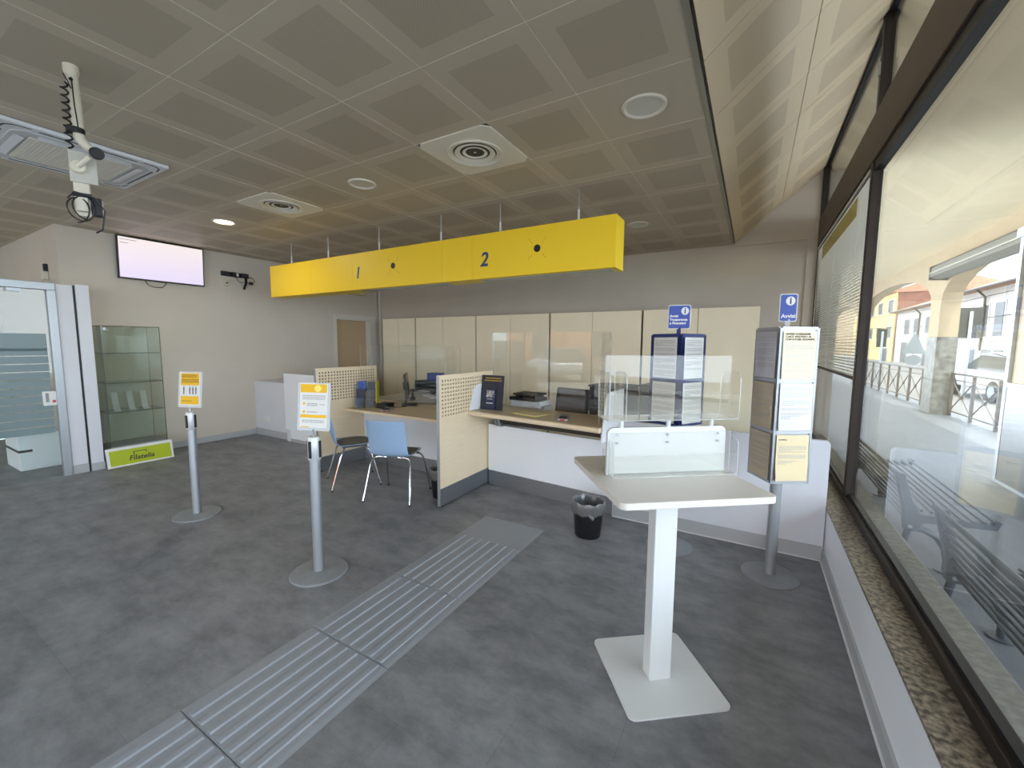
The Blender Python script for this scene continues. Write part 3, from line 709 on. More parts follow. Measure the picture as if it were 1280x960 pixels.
plexi_pane('upper_floor', hd, -.27, .32, -.055, .075, .252, .256)
plexi_pane('upper_back', hd, -.27, .32, .008, .012, .256, .53)
plexi_pane('upper_front', hd, -.27, .32, -.059, -.055, .252, .36); plexi_pane('upper_front', hd, -.27, .32, .075, .079, .252, .36)
for x in (-.274, -.2, .32): plexi_pane('upper_side', hd, x, x + .004, -.059, .079, .252, .46, r=.04)

# ------------------------------------------------------------------ notice stands
def page(e, M, cx, z0, w, h, paper, seed, heading=None, extra=None, curl=0):
    # paper with a slight curl inside its sleeve
    nx, nz = 6, 10; rnd = random.Random(seed); ph = rnd.uniform(0, 6); V, F = [], []
    for j in range(nz + 1):
        for i in range(nx + 1):
            x = cx - w / 2 + w * i / nx; z = z0 + h * j / nz
            t = 1 - j / nz
            V.append((x, -.004 - curl * t * t * (1 + .5 * math.sin(9 * t + 3 * i / nx + ph)), z))
    for j in range(nz):
        for i in range(nx): F.append((j * (nx + 1) + i, j * (nx + 1) + i + 1, (j + 1) * (nx + 1) + i + 1, (j + 1) * (nx + 1) + i))
    o = P('notice_page', e, paper, XF(M, (V, F)), smooth=True)
    Mp = M @ TF((cx, -.0055 - curl * .2, z0), (1, 0, 0), (0, 0, 1))
    rows = []; y = h - .02
    if heading:
        t = text('heading', heading[0], heading[1], M_inkd, o, Mp @ Matrix.Translation((-w / 2 + .012, h - heading[2], .0005)), align='LEFT', line=.95)
        y = h - heading[3]
    while y > .04 + curl * 4:
        n = rnd.randint(2, 5); rows += para(-w / 2 + .015, w / 2 - .015, y, n, .0088, .003, rnd.randint(0, 999)); y -= n * .0088 + .012
    P('print', o, M_ink, LN(rows, Mp))
    return o
def notice_stand(name, label, loc, rot, nrow, s, m, htop, sign, texts, pole_r=.034):
    e = E(name, label, 'notice stand', loc, 0)
    P('base', e, M_disc, LA([(0, 0), (.17, 0), (.17, .007), (.162, .012), (.04, .016), (0, .016)], 48), smooth=True)
    z1 = htop; rh = .322; z0 = z1 - rh * nrow - .01
    P('pole', e, M_alu if nrow == 3 else M_blue if False else M_alu, C((0, 0, .014), (0, 0, z0 + .01), pole_r, n=24), smooth=True)
    hs = s / 2
    core = XF(Matrix.Rotation(rot, 4, 'Z'), B(-hs + .012, hs - .012, -hs + .012, hs - .012, z0 + .01, z1 - .004))
    P('core', e, m, core)
    for k in range(4):
        Mk = Matrix.Rotation(rot + k * math.pi / 2, 4, 'Z') @ Matrix.Translation((0, -hs, 0))
        fr = P('frame', e, m, XF(Mk, B(-hs, -hs + .014, 0, .012, z0, z1), B(hs - .014, hs, 0, .012, z0, z1), *[B(-hs + .014, hs - .014, 0, .012, z0 + i * rh, z0 + i * rh + .018) for i in range(nrow + 1)]))
        if k in (0, 3):
            for i in range(nrow):
                tx = texts.get((k, i), {})
                zz = z0 + (nrow - 1 - i) * rh + .022
                page(e, Mk, 0, zz, .205, .292, tx.get('paper', M_paper), k * 7 + i + nrow * 50, tx.get('head'), curl=tx.get('curl', .002))
                P('sleeve', e, M_sleeve, XF(Mk @ Matrix.Translation((0, -.024 if tx.get('curl', 0) > .005 else -.012, 0)), ([(-.108, 0, zz - .004), (.108, 0, zz - .004), (.108, .008, zz + .297), (-.108, .008, zz + .297)], [(0, 1, 2, 3)])))
    P('sign_stem', e, m if nrow == 2 else M_alu, B(-.014, .014, -.004, .004, z1 - .01, z1 + .06))
    Ms = Matrix.Rotation(sign[0], 4, 'Z')
    P('sign_border', e, M_paper, XF(Ms, PR(rrect(-sign[1] / 2, sign[1] / 2, z1 + .045, z1 + .045 + sign[2], .014), 'y', -.003, .003)))
    sp = P('sign_plate', e, M_blue, XF(Ms, PR(rrect(-sign[1] / 2 + .005, sign[1] / 2 - .005, z1 + .05, z1 + .04 + sign[2], .011), 'y', -.0045, .0045)), label='blue plate with white lettering')
    zi = z1 + .045 + sign[2] - .045
    P('info_disc', sp, M_paper, XF(Ms, PR([(sign[1] / 2 - .04 + .026 * math.cos(t * .2618), zi + .028 * math.sin(t * .2618)) for t in range(24)], 'y', -.0053, -.004)))
    text('info_letter', 'i', .058, M_navy, sp, Ms @ TF((sign[1] / 2 - .04, -.0058, zi), (1, 0, 0), (0, 0, 1)), bold=.0016)
    text('lettering', sign[3], sign[4], M_paper, sp, Ms @ TF((-sign[1] / 2 + .012, -.005, z1 + .045 + sign[5]), (1, 0, 0), (0, 0, 1)), align='LEFT', bold=.0009, line=1.05)
    return e
M_sg = mat('silver_frame', (176, 178, 182), .4, .5)
M_nb = mat('navy_frame', (34, 44, 110), .4)
notice_stand('notice_stand', 'silver notice stand with three rows of pages beside the window', (.18, 3.185, 0), R_(31.5), 3, .245, M_sg, 1.655,
    (R_(14), .10, .175, 'Avvisi', .034, .035),
    {(0, 0): dict(paper=M_cream, head=('AVVISO POSSESSORI\nCARTE POSTEPAY AL\nPORTATORE ANONIME', .017, .035, .085)), (0, 1): dict(paper=M_paper, curl=.008), (0, 2): dict(paper=M_cream, head=('AVVISO', .015, .03, .07), curl=.010),
     (3, 0): dict(paper=mat('grey_paper', (196, 196, 204), .7)), (3, 1): dict(paper=mat('tan_paper', (196, 180, 150), .7), curl=.003), (3, 2): dict(paper=mat('tan_paper', (196, 180, 150), .7))})
notice_stand('notice_stand', 'navy blue notice stand with two rows of pages behind the standing table', (-.48, 3.27, 0), R_(60), 2, .268, M_nb, 1.62,
    (R_(14), .155, .175, 'Avvisi\nTrasparenza\ne Finanziari', .0245, .068),
    {(0, 0): dict(paper=M_paper), (0, 1): dict(paper=M_paper, curl=.006), (3, 0): dict(paper=M_paper), (3, 1): dict(paper=M_paper)})

# ------------------------------------------------------------------ hanging yellow sign
sg = E('hanging_sign', 'long yellow counter sign with numbers 1 and 2 hanging from the ceiling', 'sign', (-3.545, 3.5, 2.195))
M_seam = mat('sign_seam', (190, 158, 30), .6)
P('box', sg, M_yellow, B(-2.51, 2.51, .004, .24, 0, .435), bevel=.003)
px = [-2.51, -1.58, -.76, .655, 1.04, 2.51]
for a, b_ in zip(px[:-1], px[1:]): P('front_panel', sg, M_yellow, B(a + .0012, b_ - .0012, 0, .004, .001, .434))
P('light_slot', sg, M_alu, B(-.66, .66, .06, .19, -.006, .002), bevel=.002); P('light_slot', sg, M_alu, B(1.1, 2.45, .06, .19, -.006, .002), bevel=.002)
for x, z in ((-.066, .235), (1.775, .232)):
    hole = P('speaker_hole', sg, M_black, C((x, -.002, z), (x, .001, z), .034, n=24))
    rows = []
    for sx in (-1, 1):
        for sy in (-1, 1):
            for q in (.055, .07, .085): rows.append((x + sx * q - .003, x + sx * q + .003, z + sy * q - .003, z + sy * q + .003))
    P('perforations', sg, M_inkd, LN(rows, TF((0, -.0008, 0), (1, 0, 0), (0, 0, 1))), kind='stuff')
text('numeral', '1', .19, M_navy, sg, TF((-.665, -.001, .195), (1, 0, 0), (0, 0, 1)), shear=.2, bold=.004, ext=.0008)
text('numeral', '2', .19, M_navy, sg, TF((1.185, -.001, .18), (1, 0, 0), (0, 0, 1)), shear=.2, bold=.004, ext=.0008)
for x in (-5.73, -4.92, -3.97, -3.01, -2.25, -1.42):
    rd = P('rod', sg, M_alu, C((x + 3.545, .13, .435), (x + 3.545, .13, ZC - 2.195), .007, n=8)); P('ferrule', rd, M_whitepaint, C((x + 3.545, .13, .435), (x + 3.545, .13, .56), .011, n=8))

# ------------------------------------------------------------------ ceiling fittings
def diffuser(label, x, y):
    e = E('air_diffuser', label, 'air diffuser', (x, y, ZC), 0, 'round ceiling air diffusers')
    m = mat('diffuser_white', (226, 220, 206), .45); h = TS / 2 - .003
    n = 40; V, F = [], []
    for k in range(n):
        t = 2 * math.pi * (k + .5) / n; c, q = math.cos(t), math.sin(t); s_ = h / max(abs(c), abs(q))
        V.append((.19 * c, .19 * q, 0)); V.append((s_ * c, s_ * q, 0))
    for k in range(n): F.append((2 * k, 2 * k + 1, 2 * ((k + 1) % n) + 1, 2 * ((k + 1) % n)))
    pl = P('plate', e, m, (V, F)); so_ = pl.modifiers.new('solid', 'SOLIDIFY'); so_.thickness = .006; so_.offset = -1
    P('neck', e, mat('dark_duct', (70, 66, 60), .7), LA([(.19, 0), (.188, .017), (0, .017)], 40))
    for r0, r1, z in ((.155, .205, -.014), (.105, .15, -.010), (.05, .092, -.004)):
        P('ring', e, m, LA([(r0, .016), (r1 - .01, .004), (r1, z), (r1 - .008, z - .003), (r0 + .004, z + .010), (r0 - .004, .016)], 48), smooth=True)
    P('centre_cone', e, m, LA([(0, -.002), (.03, .004), (.036, .016), (0, .016)], 32), smooth=True)
    return e
diffuser('large round air diffuser on a white tile right of centre', gx(2), gy(1))
diffuser('round air diffuser on a white tile beside the lit downlight', gx(6), gy(1))
def downlight(label, x, y, lit, r=.115):
    e = E('downlight', label, 'downlight', (x, y, ZC), 0, 'recessed ceiling downlights')
    P('rim', e, mat('downlight_rim', (214, 208, 194), .4), LA([(r - .025, -.002), (r - .012, -.012), (r, -.010), (r + .004, 0), (r - .025, .0)], 48), smooth=True)
    lens = P('lens', e, mat('lit_lens', (255, 236, 200), .4, emit=9) if lit else mat('unlit_lens', (205, 202, 194), .35), LA([(0, -.004), (r - .024, -.003), (r - .024, 0), (0, 0)], 40))
    if lit:
        l = bpy.data.lights.new('downlight_glow', 'AREA'); l.shape = 'DISK'; l.size = .18; l.energy = 4; l.color = (1, .9, .74)
        o = bpy.data.objects.new('downlight_glow', l); COL.objects.link(o); o.parent = e; o.location = (0, 0, -.02)
    return e
downlight('unlit round downlight in the tile nearest the window slope', gx(0), gy(1), False, .125)
downlight('unlit round downlight between the two air diffusers', gx(4), gy(1), False)
downlight('unlit round downlight just above the right end of the yellow sign', gx(1), gy(5), False)
downlight('lit round downlight near the wall screen', gx(8) + .07, gy(1), True)

ac = E('ceiling_cassette', 'white square ceiling air-conditioning cassette at the left', 'air conditioner', (-4.505, 1.16, ZC))
M_acw = mat('ac_white', (214, 216, 220), .45)
P('panel', ac, M_acw, PR(rrect(-.435, .435, -.435, .435, .01), 'z', -.028, .0), bevel=.008)
P('inner_frame', ac, mat('ac_grey', (190, 192, 194), .5), PR(rrect(-.36, .36, -.36, .36, .09), 'z', -.036, -.028), bevel=.004)
gr = P('grille', ac, mat('ac_grille', (224, 218, 206), .55), PR(rrect(-.27, .27, -.27, .27, .015), 'z', -.042, -.034), bevel=.003)
for k in range(4):
    Mk = Matrix.Rotation(k * math.pi / 2, 4, 'Z')
    P('louvre', ac, M_acw, XF(Mk @ Matrix.Translation((0, .312, -.04)) @ Matrix.Rotation(R_(14), 4, 'X'), B(-.24, .24, -.022, .022, -.002, .002)))
    P('outlet_slot', ac, M_black, XF(Mk, B(-.25, .25, .385, .397, -.0295, -.027)))
    P('corner_gap', ac, M_black, XF(Mk, PR([(.285, .402), (.36, .39), (.39, .36), (.402, .285), (.411, .285), (.40, .366), (.366, .40), (.285, .411)], 'z', -.0295, -.027)))
P('grille_bars', gr, mat('ac_bars', (214, 208, 197), .6), *[B(-.255, .255, -.25 + .0185 * i, -.25 + .0185 * i + .005, -.0436, -.042) for i in range(28)], kind='stuff')

# ceiling pole with cameras and cables
cp_ = E('camera_pole', 'white ceiling pole carrying a small camera, bracket and loose cables', 'camera mount', (-3.06, .81, ZC))
M_pole = mat('pole_white', (206, 198, 180), .5)
P('ceiling_flange', cp_, M_pole, LA([(.0, 0), (.03, 0), (.03, -.03), (.025, -.05), (0, -.05)], 20), smooth=True)
P('pole', cp_, M_pole, T([(0, 0, -.03), (.005, .005, -.20), (.012, .006, -.36)], .023, 18), smooth=True)
P('screw', cp_, M_black, C((.02, -.008, -.075), (.027, -.01, -.075), .008, n=10))
coil = []
for i in range(120):
    t = i * .45; z = -.10 - i * .0026
    coil.append((.012 + .013 * math.cos(t), -.034 + .013 * math.sin(t), z))
P('spiral_cable', cp_, M_black, T(coil, .0045, 6), smooth=True)
P('cable', cp_, M_black, T([(.0, -.03, -.05), (.03, -.025, -.09), (.05, -.02, -.13), (.075, -.02, -.14)], .003, 6), T([(.034, -.01, -.07), (.036, -.008, -.2), (.03, -.0, -.3)], .003, 6), smooth=True)
P('strap', cp_, M_black, LA([(.036, -.305), (.036, -.33)], 18, (.01, -.006)))
P('arm', cp_, M_pole, T([(.012, .006, -.35), (.02, .03, -.385), (.03, .06, -.40)], [.024, .022, .02], 14), smooth=True)
P('camera_body', cp_, M_black, T([(.02, .06, -.405), (.09, .045, -.425)], [.022, .03], 18), smooth=True)
ch_ = P('camera_lens', cp_, M_dark, T([(.09, .045, -.425), (.115, .04, -.432)], [.026, .022], 18), smooth=True)
Mpl = Matrix.Rotation(R_(68), 4, 'Z')
P('mount_plate', cp_, mat('plate_grey', (180, 176, 166), .5, .3), XF(Mpl, B(-.035, .068, -.03, -.024, -.575, -.42)), bevel=.002)
P('ball_mount', cp_, M_pole, XF(Mpl, C((0.0, -.024, -.50), (.0, -.05, -.50), .036, .028, 20), T([(0, -.05, -.50), (.03, -.075, -.475), (.05, -.085, -.455)], .012, 10)), smooth=True)
P('lower_bar', cp_, M_pole, XF(Mpl, B(-.028, .032, -.022, .012, -.74, -.42)), bevel=.004)
P('lower_box', cp_, M_pole, XF(Mpl, B(-.022, .026, -.05, -.022, -.72, -.65)), bevel=.004)
P('transmitter', cp_, M_black, XF(Mpl, B(.034, .075, -.03, .02, -.73, -.64)), bevel=.004)
lp = []
for i in range(40):
    t = i / 39; a = 2 * math.pi * t * 2
    lp.append((.045 * math.sin(a) - .02 + .04 * t, -.055 + .012 * math.cos(a * 2), -.72 - .06 * math.cos(a) + .02 * t))
P('loose_cable', cp_, M_black, XF(Mpl, T(lp, .0035, 6)), XF(Mpl, T([(-.05, -.03, -.66), (-.02, -.055, -.63), (.05, -.05, -.645), (.085, -.03, -.70), (.07, -.03, -.80), (.045, -.035, -.82)], .004, 6)), smooth=True)
P('cable_wrap', cp_, M_black, XF(Mpl, B(-.032, .04, -.03, .016, -.645, -.625)))

# ------------------------------------------------------------------ wall screen
tv = E('wall_screen', 'switched-on wall television with a pale lilac screen', 'television', (XL + .05, 2.665, 2.375), 0)
Mt = Matrix.Rotation(R_(3), 4, 'Y')
P('casing', tv, M_black, XF(Mt, B(-.015, .022, -.49, .49, 0, .545)), bevel=.004)
def screen_mat():
    m = mat('lilac_screen', (214, 200, 216), .3, emit=.42); n, l = m.node_tree.nodes, m.node_tree.links; b = n['Principled BSDF']
    tc = n.new('ShaderNodeTexCoord'); sp = n.new('ShaderNodeSeparateXYZ'); l.new(tc.outputs['Generated'], sp.inputs[0])
    rp = n.new('ShaderNodeValToRGB'); rp.color_ramp.elements[0].color = lin((222, 212, 240)); rp.color_ramp.elements[1].color = lin((240, 228, 226))
    l.new(sp.outputs[2], rp.inputs[0]); l.new(rp.outputs[0], b.inputs['Emission Color']); b.inputs['Base Color'].default_value = (.02, .02, .02, 1)
    return m
P('display', tv, screen_mat(), XF(Mt, B(.022, .0228, -.475, .475, .018, .532)), label='glowing pale lilac display')
P('caption', tv, mat('screen_print', (60, 60, 80), .5), LN(para(-.46, -.29, .505, 1, .02, .006, 1) + para(-.46, -.37, .462, 1, .02, .006, 2), Mt @ TF((.0232, 0, 0), (0, 1, 0), (0, 0, 1))))
P('wall_bracket', tv, M_black, B(-.05, -.012, -.2, .2, .12, .42)); P('top_hook', tv, M_black, B(-.05, 0, -.06, -.045, .54, .56))
P('cable', tv, M_black, T([(-.02, -.21, .01), (-.01, -.18, -.05), (0, -.13, -.075), (0, -.03, -.075), (-.01, .01, -.04), (-.02, .04, .01)], .005, 6), smooth=True)
P('cable', tv, M_grey, T([(-.045, .47, .52), (-.045, .53, .51), (-.045, .555, .44), (-.045, .55, .33), (-.045, .53, .31), (-.045, .47, .32)], .004, 6), smooth=True)
for y, lb in ((3.472, 'black wall box nearest the television'), (3.611, 'black wall box with a white switch, middle of three'), (3.75, 'black wall box with a cable, farthest from the television')):
    e = E('junction_box', lb, 'junction box', (XL, y, 2.62), 0, 'black boxes on the left wall')
    P('body', e, M_black, B(0, .05, -.06, .06, -.035, .035), bevel=.004); P('cover', e, M_dark, B(.05, .054, -.05, .05, -.028, .028))
    if abs(y - 3.611) < .01: P('switch', e, M_paper, B(.054, .057, .01, .04, -.025, .025))
e = E('motion_sensor', 'small cream motion sensor under the first black wall box', 'sensor', (XL, 3.475, 2.475)); P('body', e, M_pole, B(0, .045, -.03, .03, -.05, .06), bevel=.012); P('lens', e, M_dark, B(.045, .047, -.01, .012, -.012, .012))
e = E('wall_camera', 'small black camera hanging below the wall boxes', 'camera', (XL, 3.76, 2.53)); P('stalk', e, M_black, T([(.01, .02, .05), (.04, .01, -.02), (.05, -.02, -.08), (.05, -.035, -.13)], .018, 8), smooth=True); P('lens', e, M_dark, C((.04, .07, -.02), (.075, .08, -.025), .026, n=16))
P('cable', e, M_black, T([(.02, .04, .08), (.03, .12, .07), (.03, .15, .03), (.03, .1, -.02)], .004, 6), T([(.02, -.14, .06), (.03, -.11, 0), (.03, -.06, -.03), (.03, 0, 0)], .004, 6), smooth=True)

# ------------------------------------------------------------------ glazed screen at the left edge
XG = -6.78
g = ST('door_2')
P('header', g, M_alu, B(XG - .06, XG + .02, -2.2, 1.50, 2.11, 2.19), bevel=.004)
P('jamb', g, M_alu, B(XG - .06, XG + .02, 1.43, 1.50, 0, 2.11), bevel=.003)
P('glass_leaf', g, M_glass, B(XG - .02, XG - .012, -2.2, 1.43, .01, 2.105))
z = .52
zs_ = []
while z < 1.44:
    zs_.append((z, z + .078)); z += .087
zs_.append((1.44, 1.63))
for a, b_ in zs_: P('frosted_band', g, M_frost, B(XG - .0115, XG - .0105, -2.2, 1.40, a, b_))
lk = P('lock', g, M_paper, B(XG - .035, XG + .012, 1.325, 1.43, .83, .99), bevel=.006); P('handle_recess', lk, M_disc, B(XG + .012, XG + .014, 1.345, 1.37, .87, .97)); P('red_mark', lk, mat('red_mark', (190, 80, 70), .5), B(XG + .012, XG + .0135, 1.395, 1.42, .86, .89))
P('closer', g, M_alu, B(XG + .0, XG + .03, 1.14, 1.24, 2.07, 2.105))
cp2 = ST('trim_2')
P('column_panel', cp2, M_grey, B(XG - .1, XG, 1.505, 1.64, .10, 2.185), bevel=.003); P('skirting', cp2, M_base, B(XG - .1, XG + .003, 1.505, 1.64, 0, .098))
P('dark_gap', cp2, M_black, B(XG - .09, XG - .012, 1.64, 1.662, 0, 2.18), B(XG - .09, XG - .008, 1.498, 1.507, 0, 2.18))
P('column_panel', cp2, M_grey, B(XG - .46, XG + .005, 1.662, 1.775, .09, 2.2), bevel=.003); P('skirting', cp2, M_base, B(XG - .46, XG + .015, 1.66, 1.78, 0, .09))
wb = E('white_pedestal', 'low white pedestal cabinet seen through the glass screen', 'cabinet', (-7.75, 1.38, 0))
P('body', wb, M_white, B(-.3, .3, -.16, .2, 0, .42), bevel=.006); P('groove', wb, M_dark, B(-.301, .301, -.162, -.05, .22, .25))
sn = E('alarm_sensor', 'small cream alarm sensor on the wall above the glass screen', 'sensor', (-7.66, 1.648, 2.36)); P('body', sn, M_pole, B(-.05, .05, -.06, 0, -.06, .05), bevel=.012); P('bracket', sn, M_black, B(0, .04, -.04, 0, .05, .14), bevel=.004)

# ------------------------------------------------------------------ glass display case with its board
dc = E('display_case', 'tall empty glass display case with shelves against the left wall', 'display case', (-7.0, 2.14, 0))
x0, x1, y0, y1 = -.2, .2, -.29, .285
P('base', dc, mat('case_base', (120, 122, 124), .4, .5), B(x0, x1, y0, y1, 0, .2)); P('floor_plate', dc, mat('case_floor', (150, 152, 152), .4), B(x0 - .004, x1 + .004, y0 - .004, y1 + .004, .2, .24), bevel=.002)
plexi_pane('front_glass', dc, x1 - .005, x1, y0, y1, .24, 1.735, M_glass, M_gedge); plexi_pane('back_glass', dc, x0, x0 + .005, y0, y1, .24, 1.735, M_glass, M_gedge)
plexi_pane('side_glass', dc, x0 + .005, x1 - .005, y0, y0 + .005, .24, 1.735, M_glass, M_gedge); plexi_pane('side_glass', dc, x0 + .005, x1 - .005, y1 - .005, y1, .24, 1.735, M_glass, M_gedge)
plexi_pane('top_glass', dc, x0, x1, y0, y1, 1.735, 1.741, M_glass, M_gedge)
for z in (.66, 1.03, 1.40): plexi_pane('shelf', dc, x0 + .01, x1 - .01, y0 + .008, y1 - .008, z, z + .007, M_glass, M_gedge)
P('lock', dc, M_alu, C((x1, y0 + .03, 1.70), (x1 + .012, y0 + .03, 1.70), .018, n=12), C((x1 + .006, y0 + .06, 1.69), (x1 + .02, y0 + .06, 1.69), .008, n=8))
for y in (y0 + .002, y1 - .002): P('corner_trim', dc, mat('dark_glass_edge', (60, 70, 66), .3), B(x1 - .002, x1 + .002, y - .003, y + .003, .24, 1.735))
for y, lb in ((1.99, 'clear acrylic easel in the case, nearest the glass screen'), (2.14, 'clear acrylic easel in the middle of the case'), (2.28, 'clear acrylic easel in the case, farthest from the glass screen')):
    ea = E('acrylic_easel', lb, 'easel', (-6.98, y, .667), 0, 'acrylic easels in the display case')
    P('back', ea, M_edge, XF(Matrix.Rotation(R_(-16), 4, 'Y'), B(0, .004, -.03, .03, 0, .24))); P('lip', ea, M_edge, B(0, .04, -.03, .03, 0, .004), B(.04, .044, -.03, .03, 0, .025))
fb = E('stamp_board', 'leaning white-edged lime green board reading Filatelia under the glass case', 'sign', (-6.70, 2.115, 0))
Mf = Matrix.Rotation(R_(-12), 4, 'Y')
P('board', fb, M_paper, XF(Mf, B(-.008, 0, -.33, .335, .0, .235))); P('green_field', fb, M_green, XF(Mf, B(0, .0012, -.305, .31, .018, .205)))
teeth = [B(-.008, 0, -.33 + .0133 * i, -.33 + .0133 * i + .0065, .235, .242) for i in range(50)] + [B(-.008, 0, -.337, -.33, .0133 * i, .0133 * i + .0065) for i in range(18)]
P('perforated_edge', fb, M_paper, XF(Mf, *teeth), kind='stuff')
Mq = Mf @ TF((.0018, 0, 0), (0, 1, 0), (0, 0, 1))
text('lettering', 'Filatelia', .085, M_inkd, fb, Mq @ Matrix.Translation((0, .085, 0)), shear=.25, bold=.0015)
P('emblem', fb, M_inkd, LN([(-.075, .055, .158, .166), (-.075, -.067, .122, .166), (.047, .055, .135, .166)], Mq))

# ------------------------------------------------------------------ boxed-in duct and white panel in the left back corner
dbx = E('boxed_duct', 'grey boxed-in unit with a socket in the left back corner', 'boxing', (-6.77, 3.83, 0))
P('body', dbx, M_grey, B(-.475, .475, 0, .62, 0, .905), bevel=.003); P('skirting', dbx, M_base, B(-.475, .475, -.012, 0, 0, .11))
so2 = P('socket', dbx, M_paper, B(-.20, -.05, -.02, 0, .245, .315), bevel=.004); P('outlet', so2, M_dark, B(-.17, -.165, -.0205, -.02, .275, .285), B(-.09, -.085, -.0205, -.02, .275, .285))
wp = E('white_end_panel', 'white upright end panel between the boxed unit and the left partition', 'panel', (-5.5, 3.782, 0))
P('panel', wp, M_white, PR([(-.82, .19), (-.82, 1.065), (.7, 1.065), (.7, .05), (-.77, .05), (-.77, .19)], 'y', 0, .03)); P('lower_panel', wp, M_grey, B(-.785, -.70, -.004, 0, .0, .19)); P('plinth', wp, M_base, B(-.77, .7, .004, .026, 0, .05))

# ------------------------------------------------------------------ outside: portico, arcade, street
M_plaster = mat('cream_plaster', (176, 156, 126), .9, noise=.08, scale=3, bump=.1, bscale=20)
M_pceil = mat('portico_ceiling_paint', (224, 208, 174), .9, noise=.07, scale=1.2)
M_pave = mat('portico_stone_paving', (98, 101, 104), .6, noise=.3, scale=3.5, stretch=(3, .6, 1), bump=.15, bscale=25)
M_asph = mat('asphalt', (112, 110, 106), .9, noise=.1, scale=6)
M_pgran = mat('grey_granite_cladding', (138, 136, 124), .5, noise=1, rgb2=(72, 70, 64), scale=9, detail=6)
S('floor_portico', M_pave, B(.64, 4.15, -14, 40, -.15, 0))
S('floor_street', M_asph, B(4.15, 10.6, -40, 90, -.3, -.12))
S('floor_sidewalk', M_stone, B(10.6, 16, -40, 90, -.3, 0))
S('floor_forecourt', mat('pale_bounce_ground', (150, 149, 147), .8, noise=.08, scale=5), B(-30, .64, -30, -3.3, -.3, -.06))  # asphalt ground coloured paler to bounce more daylight into the room
S('ceiling_portico', M_pceil, B(.72, 3.95, -14, 40, 3.72, 3.95))
wa = ST('wall_arcade')
XA0, XA1 = 3.6, 3.93
PIT = 8.2
pil = [13.0 + PIT * k for k in range(-3, 4)]
for y in pil:
    P('pillar', wa, M_plaster, B(XA0, XA1, y, y + .6, 1.76, 2.5))
    P('granite_cladding', wa, M_pgran, B(XA0 - .012, XA1 + .012, y - .012, y + .612, 0.0, .78), B(XA0 - .01, XA1 + .01, y - .01, y + .61, .785, 1.765), bevel=.005)
    a, b_ = y + .6, y + PIT
    arc = [((a + b_) / 2 - (b_ - a) / 2 * math.cos(t * math.pi / 16), 2.5 + .88 * math.sin(t * math.pi / 16) ** .8) for t in range(17)]
    P('spandrel', wa, M_plaster, PR([(y, 3.72), (y, 2.5)] + arc + [(b_, 3.72)], 'x', XA0, XA1))
S('wall_upper_facade', M_plaster, B(.72, 3.95, -14, 40, 3.95, 8))
aw = E('awning_cassette', 'long grey folded awning cassette fixed along the portico arches', 'awning', (3.4, 8.5, 3.0))
M_awn = mat('awning_grey', (112, 108, 96), .6)
P('cloth_roll', aw, M_awn, PR([(-.12, .06), (-.1, .26), (0, .34), (.16, .34), (.16, .02), (.02, 0)], 'y', -6, 4.15)); P('front_bar', aw, mat('awning_bar', (176, 170, 152), .5), B(-.135, -.115, -6, 4.16, .13, .15)); P('end_cap', aw, M_awn, PR([(-.13, .0), (-.13, .28), (0, .345), (.18, .345), (.18, -.02)], 'y', 4.15, 4.2))
# railings
M_rail = mat('painted_rail', (78, 68, 58), .5, .3)
def railing(label, a, b_):
    e = E('railing', label, 'railing', (3.9, (a + b_) / 2, 0), 0, 'railings between the arcade pillars')
    L = (b_ - a) / 2
    P('top_rail', e, M_rail, B(-.025, .025, -L, L, .93, .965)); P('mid_rail', e, M_rail, B(-.01, .01, -L, L, .80, .82)); P('bottom_rail', e, M_rail, B(-.015, .015, -L, L, .10, .125))
    n = 7
    for i in range(n + 1):
        y = -L + .03 + (2 * L - .06) * i / n; P('post', e, M_rail, B(-.025, .025, y - .025, y + .025, 0, .95))
    for i in range(n):
        y0_ = -L + .03 + (2 * L - .06) * i / n; y1_ = -L + .03 + (2 * L - .06) * (i + 1) / n
        P('diagonal', e, M_rail, T([(0, y0_, .12), (0, y1_, .81)], .012, 6)); P('diagonal', e, M_rail, T([(0, y0_, .81), (0, y1_, .12)], .012, 6))
        P('boss', e, M_rail, T([(-.02, (y0_ + y1_) / 2, .465), (.02, (y0_ + y1_) / 2, .465)], .05, 12))
    return e
railing('cross-braced railing left of the granite pillar outside', 13.7, 21.1)
railing('cross-braced railing right of the granite pillar outside', 5.6, 12.95)
# metal kiosk panel
kq = E('metal_kiosk', 'metal-clad kiosk with a beige upper panel outside at the right edge', 'kiosk', (2.5, 6.88, 0))
P('lower_cladding', kq, mat('kiosk_steel', (118, 117, 116), .35, .9, noise=.1, scale=4, stretch=(1, 8, 1)), B(0, .9, -2.0, 0, .03, 1.10), bevel=.006)
P('upper_panel', kq, mat('kiosk_beige', (186, 168, 138), .6), B(.03, .87, -1.94, -.06, 1.14, 2.7)); P('post', kq, M_alu, B(-.004, .06, -.06, .004, 0, 2.75)); P('post', kq, M_alu, B(-.004, .06, -2.0, -1.94, 0, 2.75)); P('mid_rail', kq, M_alu, B(-.006, .5, -2.0, 0, 1.10, 1.145)); P('foot_rail', kq, M_alu, B(-.006, .9, -2.0, .004, 0, .03)); P('roof', kq, M_alu, B(-.03, .93, -2.03, .03, 2.75, 2.85))
